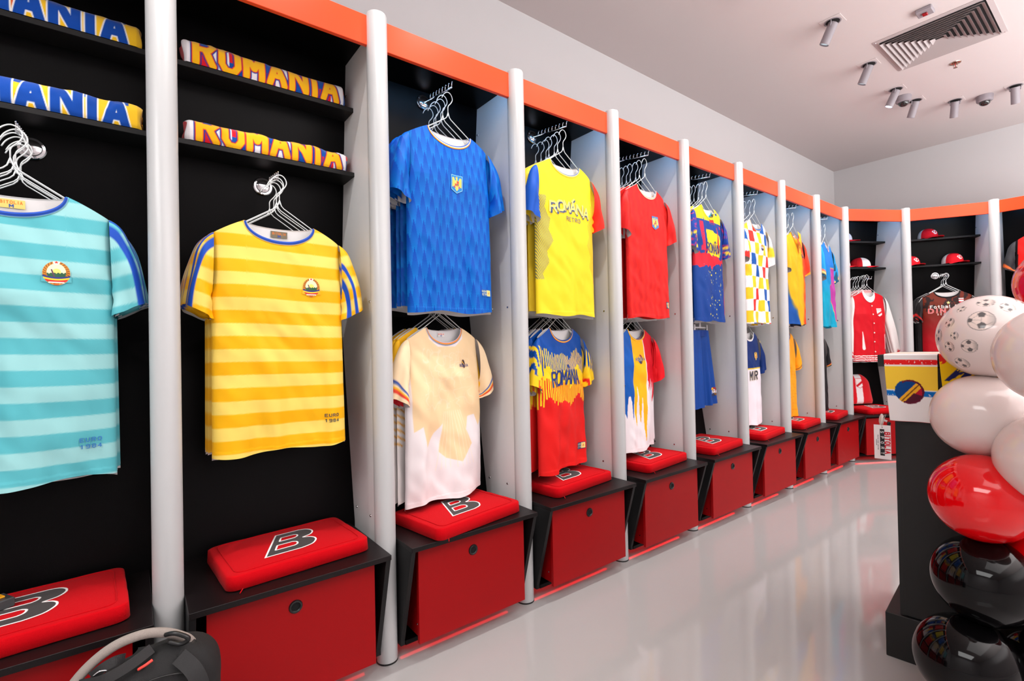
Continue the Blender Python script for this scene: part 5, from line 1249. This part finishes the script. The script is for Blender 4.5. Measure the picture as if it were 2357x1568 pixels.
def balloon(cx_, cy_, half, R, label, m, knot_to, group, printed=False, depth=None):
    """(cx_, cy_) apparent centre, half = apparent half height in pixels, R radius in metres"""
    dz = depth or FPX*R/half; c = atpix(cx_, cy_, depth=dz); ax = (Vector(knot_to)-c).normalized()
    n, k = (256, 200) if printed else (72, 48)
    th = np.linspace(0, 2*PI, n, endpoint=False)[None]; f = np.linspace(0.0005, PI-.0005, k)[:, None]
    zz = -np.cos(f); taper = 1-.14*np.clip(zz, 0, 1)**2
    X = R*np.sin(f)*np.cos(th)*taper; Y = R*np.sin(f)*np.sin(th)*taper; Z = R*(zz*1.04+.16*np.clip(zz, 0, 1)**5)+0*th
    t = thing('balloon', label, 'balloon', c, 0, group); M = ax.to_track_quat('Z', 'Y').to_matrix(); Mn = np.array(M)
    P = np.stack([X, Y, Z], -1)@Mn.T
    col = None
    if printed:
        d = P/np.linalg.norm(P, axis=-1, keepdims=True); col = full(X, (226, 210, 206))
        vd = (CAMP-c).normalized(); e1 = Vector((0, 0, 1)).cross(vd).normalized(); e2 = vd.cross(e1)
        for (au, av, r) in printed:      # angular positions of the printed footballs
            cdv = (vd*math.cos(au)*math.cos(av)+e1*math.sin(au)*math.cos(av)+e2*math.sin(av)).normalized()
            t1 = Vector((0, 0, 1)).cross(cdv).normalized(); t2 = cdv.cross(t1)
            w = d@np.array(cdv); u = d@np.array(t1); v = d@np.array(t2); msk = w > .3
            if not msk.any(): continue
            sub = football(u[msk], v[msk], r, col[msk], 0, 0); col[msk] = sub
    gridobj('balloon_skin', P, m, t, col, closed_u=True, flip=False)
    o = lathe('knot', [(.004, 0), (.010, .006), (.006, .012), (.009, .020), (.013, .026), (0, .022)], m if not printed else MB_W, t, ax*R*1.19, ax, seg=16)
    return t
core = atpix(2440, 1000, depth=1.62)
def K(z): q = core.copy(); q.z = z; return q
GB = 'balloons in the column beside the pedestal'
fb = [(math.asin(max(-.97, min(.97, u/math.cos(math.asin(v)))))*1.0, math.asin(v), r) for u, v, r in ((-.13, .37, .235), (-.05, .80, .155), (-.47, .66, .095), (-.68, .34, .115), (-.59, .03, .088), (-.34, -.22, .15), (-.69, -.23, .12), (-.90, .04, .15), (-.48, -.62, .15), (.32, .66, .14), (.52, .80, .12), (.45, .1, .16), (.2, -.5, .15))]+[(PI, 0, .25), (2.3, .3, .2), (-2.3, -.2, .2)]
balloon(2278, 774, 94, .130, 'whitish balloon printed with black and white footballs, highest of the left side', MB_S, K(1.25), GB, printed=fb)
balloon(2440, 818, 116, .130, 'plain cream balloon cut by the right edge, overlapping the football balloon', MB_W, K(1.1), GB)
balloon(2262, 958, 94, .130, 'plain cream balloon in front of the draped flags, below the football balloon', MB_W, K(.98), GB)
balloon(2430, 1060, 107, .130, 'lower cream balloon at the right edge, above the red ones', MB_W, K(.85), GB)
balloon(2263, 1146, 98, .130, 'glossy red balloon in the middle of the column, over black ones', MB_R, K(.72), GB)
balloon(2430, 1280, 100, .130, 'glossy red balloon cut by the right edge, right of the black one', MB_R, K(.6), GB)
balloon(2268, 1335, 98, .130, 'upper glossy black balloon, directly below the red balloon', MB_K, K(.48), GB)
balloon(2226, 1520, 98, .130, 'lowest glossy black balloon, at the bottom picture edge', MB_K, K(.28), GB)
balloon(2432, 1530, 100, .130, 'glossy black balloon in the bottom right picture corner', MB_K, K(.22), GB)
balloon(2452, 648, 88, .130, 'red balloon barely entering at the right edge, above the football balloon', MB_R, K(1.4), GB)
base = K(0)
t = thing('balloon_stand', 'thin stand rod holding the balloon column, hidden among the balloons', 'stand', (base.x, base.y, 0))
cyl('stand_rod', (0, 0, .0105), (0, 0, 1.5), .008, MPW, t, seg=12); lathe('stand_foot', [(0, 0), (.16, 0), (.16, .006), (.02, .010), (0, .010)], M_GROM, t, seg=32)

# ------------------------------------------------------------------ backpack on the floor at the lower left
BK = mat('backpack_cloth', (20, 19, 20), .75, noise_amt=.3, nscale=300, bump=.5, bscale=900)
BK2 = mat('backpack_strap', (30, 29, 30), .6, noise_amt=.3, nscale=500, bump=.4, bscale=1500)
t = thing('backpack', 'black backpack with a grey rope handle standing on the floor by the nearest post', 'backpack', (.37, -.075, 0), math.radians(-6))
n, m = 64, 60; th = np.linspace(0, 2*PI, n, endpoint=False)[None]; v = np.linspace(0, 1, m)[:, None]
rr = (1-np.clip((v-.80)/.20, 0, 1)**2.2)**.5; rb = np.clip(v/.03, 0, 1)**.5*.12+.88
ce, se = np.cos(th), np.sin(th); sq = lambda c: np.sign(c)*np.abs(c)**.62
X = (.105-.018*v)*sq(ce)*rr*rb; Y = (.172-.012*v)*sq(se)*(rr**.8)*rb; Z = .505*v+.012*np.sin(th*1+.8)*v**3+0*th
nz = (vnoise(Y*6+9, Z*6, 2.2, 4)-.5)*.016+(vnoise(Y*3+X*9, Z*3, 14, 8)-.5)*.004; X = X*(1+nz*4); Y = Y*(1+nz*2)
Z = Z+.03*(Y/.17)*v**2
gridobj('bag_body', np.stack([X, Y, Z], -1), BK, t, None, closed_u=True)
Zt = lambda y: .505+.03*(y/.17)
hp = [(.03, -.142, .430), (.035, -.125, .478), (.035, -.088, .528), (.035, -.040, .562), (.033, .012, .571), (.030, .055, .560), (.025, .092, .534), (.02, .105, .515)]
mr = mat('rope_handle', (178, 166, 158), .8, noise_amt=.4, nscale=700, bump=.8, bscale=1300)
tube('carry_handle', [smoothpath([(x, y, z-.012) for x, y, z in hp], 8)], .0105, mr, t, 12)
for (x, y, z, s) in ((.03, -.140, .432, 1), (.022, .100, .515, -1)):
    tube('handle_loop', [[(x-.03, y-.012, z-.012), (x, y, z), (x+.035, y+.02*s, z-.018)], [(x-.02, y+.004, z-.016), (x+.005, y+.01, z-.006), (x+.045, y+.028*s, z-.030)]], .0055, BK2, t, 8)
def strap(name, pts, w, mt):
    P = smoothpath(pts, 8); V = []; F = []
    for i, p in enumerate(P):
        d = (P[min(i+1, len(P)-1)]-P[max(i-1, 0)]).normalized(); sd = d.cross(Vector((1, 0, .35)).normalized()).normalized()*w/2; nn = sd.cross(d).normalized()*.0016
        V += [p-sd+nn, p+sd+nn, p+sd-nn, p-sd-nn]
    for i in range(len(P)-1):
        for k in range(4): a_ = i*4+k; b_ = i*4+(k+1) % 4; F.append([a_, b_, b_+4, a_+4])
    F += [[0, 1, 2, 3], [(len(P)-1)*4+k for k in (3, 2, 1, 0)]]
    o = meshobj(name, V, F, mt, t, smooth=False); return o
strap('shoulder_strap', [(.070, .082, .505), (.098, .112, .475), (.108, .128, .420), (.106, .135, .34), (.108, .125, .22)], .034, BK2)
strap('shoulder_strap', [(.070, -.085, .470), (.100, -.110, .430), (.112, -.128, .36), (.110, -.132, .22)], .034, BK2)
strap('top_strap', [(.045, -.100, .492), (.068, -.055, .500), (.062, -.01, .512), (.045, .03, .528)], .022, BK2)
strap('top_strap', [(.050, -.075, .505), (.055, -.055, .520), (.050, -.035, .525), (.040, -.02, .520)], .020, BK2)
prism('back_pad', [(-.010, .10), (.098, .10), (.098, .42), (.088, .440), (0.002, .428), (-.010, .415)], 'x', .094, .112, BK, t, .004)
prism('back_pad', [(-.100, .10), (-.020, .10), (-.020, .405), (-.030, .415), (-.088, .400), (-.100, .385)], 'x', .094, .110, BK, t, .004)
tube('red_tab', [smoothpath([(.062, .006, .4975), (.066, .020, .505), (.062, .032, .510)], 4)], .0032, mat('red_tab', (232, 70, 60), .6), t, 6)
tube('zip_line', [smoothpath([(.088, -.135, .405), (.092, -.09, .446), (.090, -.03, .466), (.088, .04, .480), (.086, .10, .472)], 6)], .0022, M_GROM, t, 5)
tube('carabiner', [smoothpath([(.055, -.072, .508), (.060, -.060, .517), (.058, -.048, .512), (.054, -.056, .503)], 5)], .0018, M_CHROME, t, 6)
tube('side_buckle', [smoothpath([(.04, .055, .548), (.055, .075, .552), (.06, .10, .535), (.05, .085, .522), (.04, .060, .530)], 5)], .005, M_GROM, t, 8)
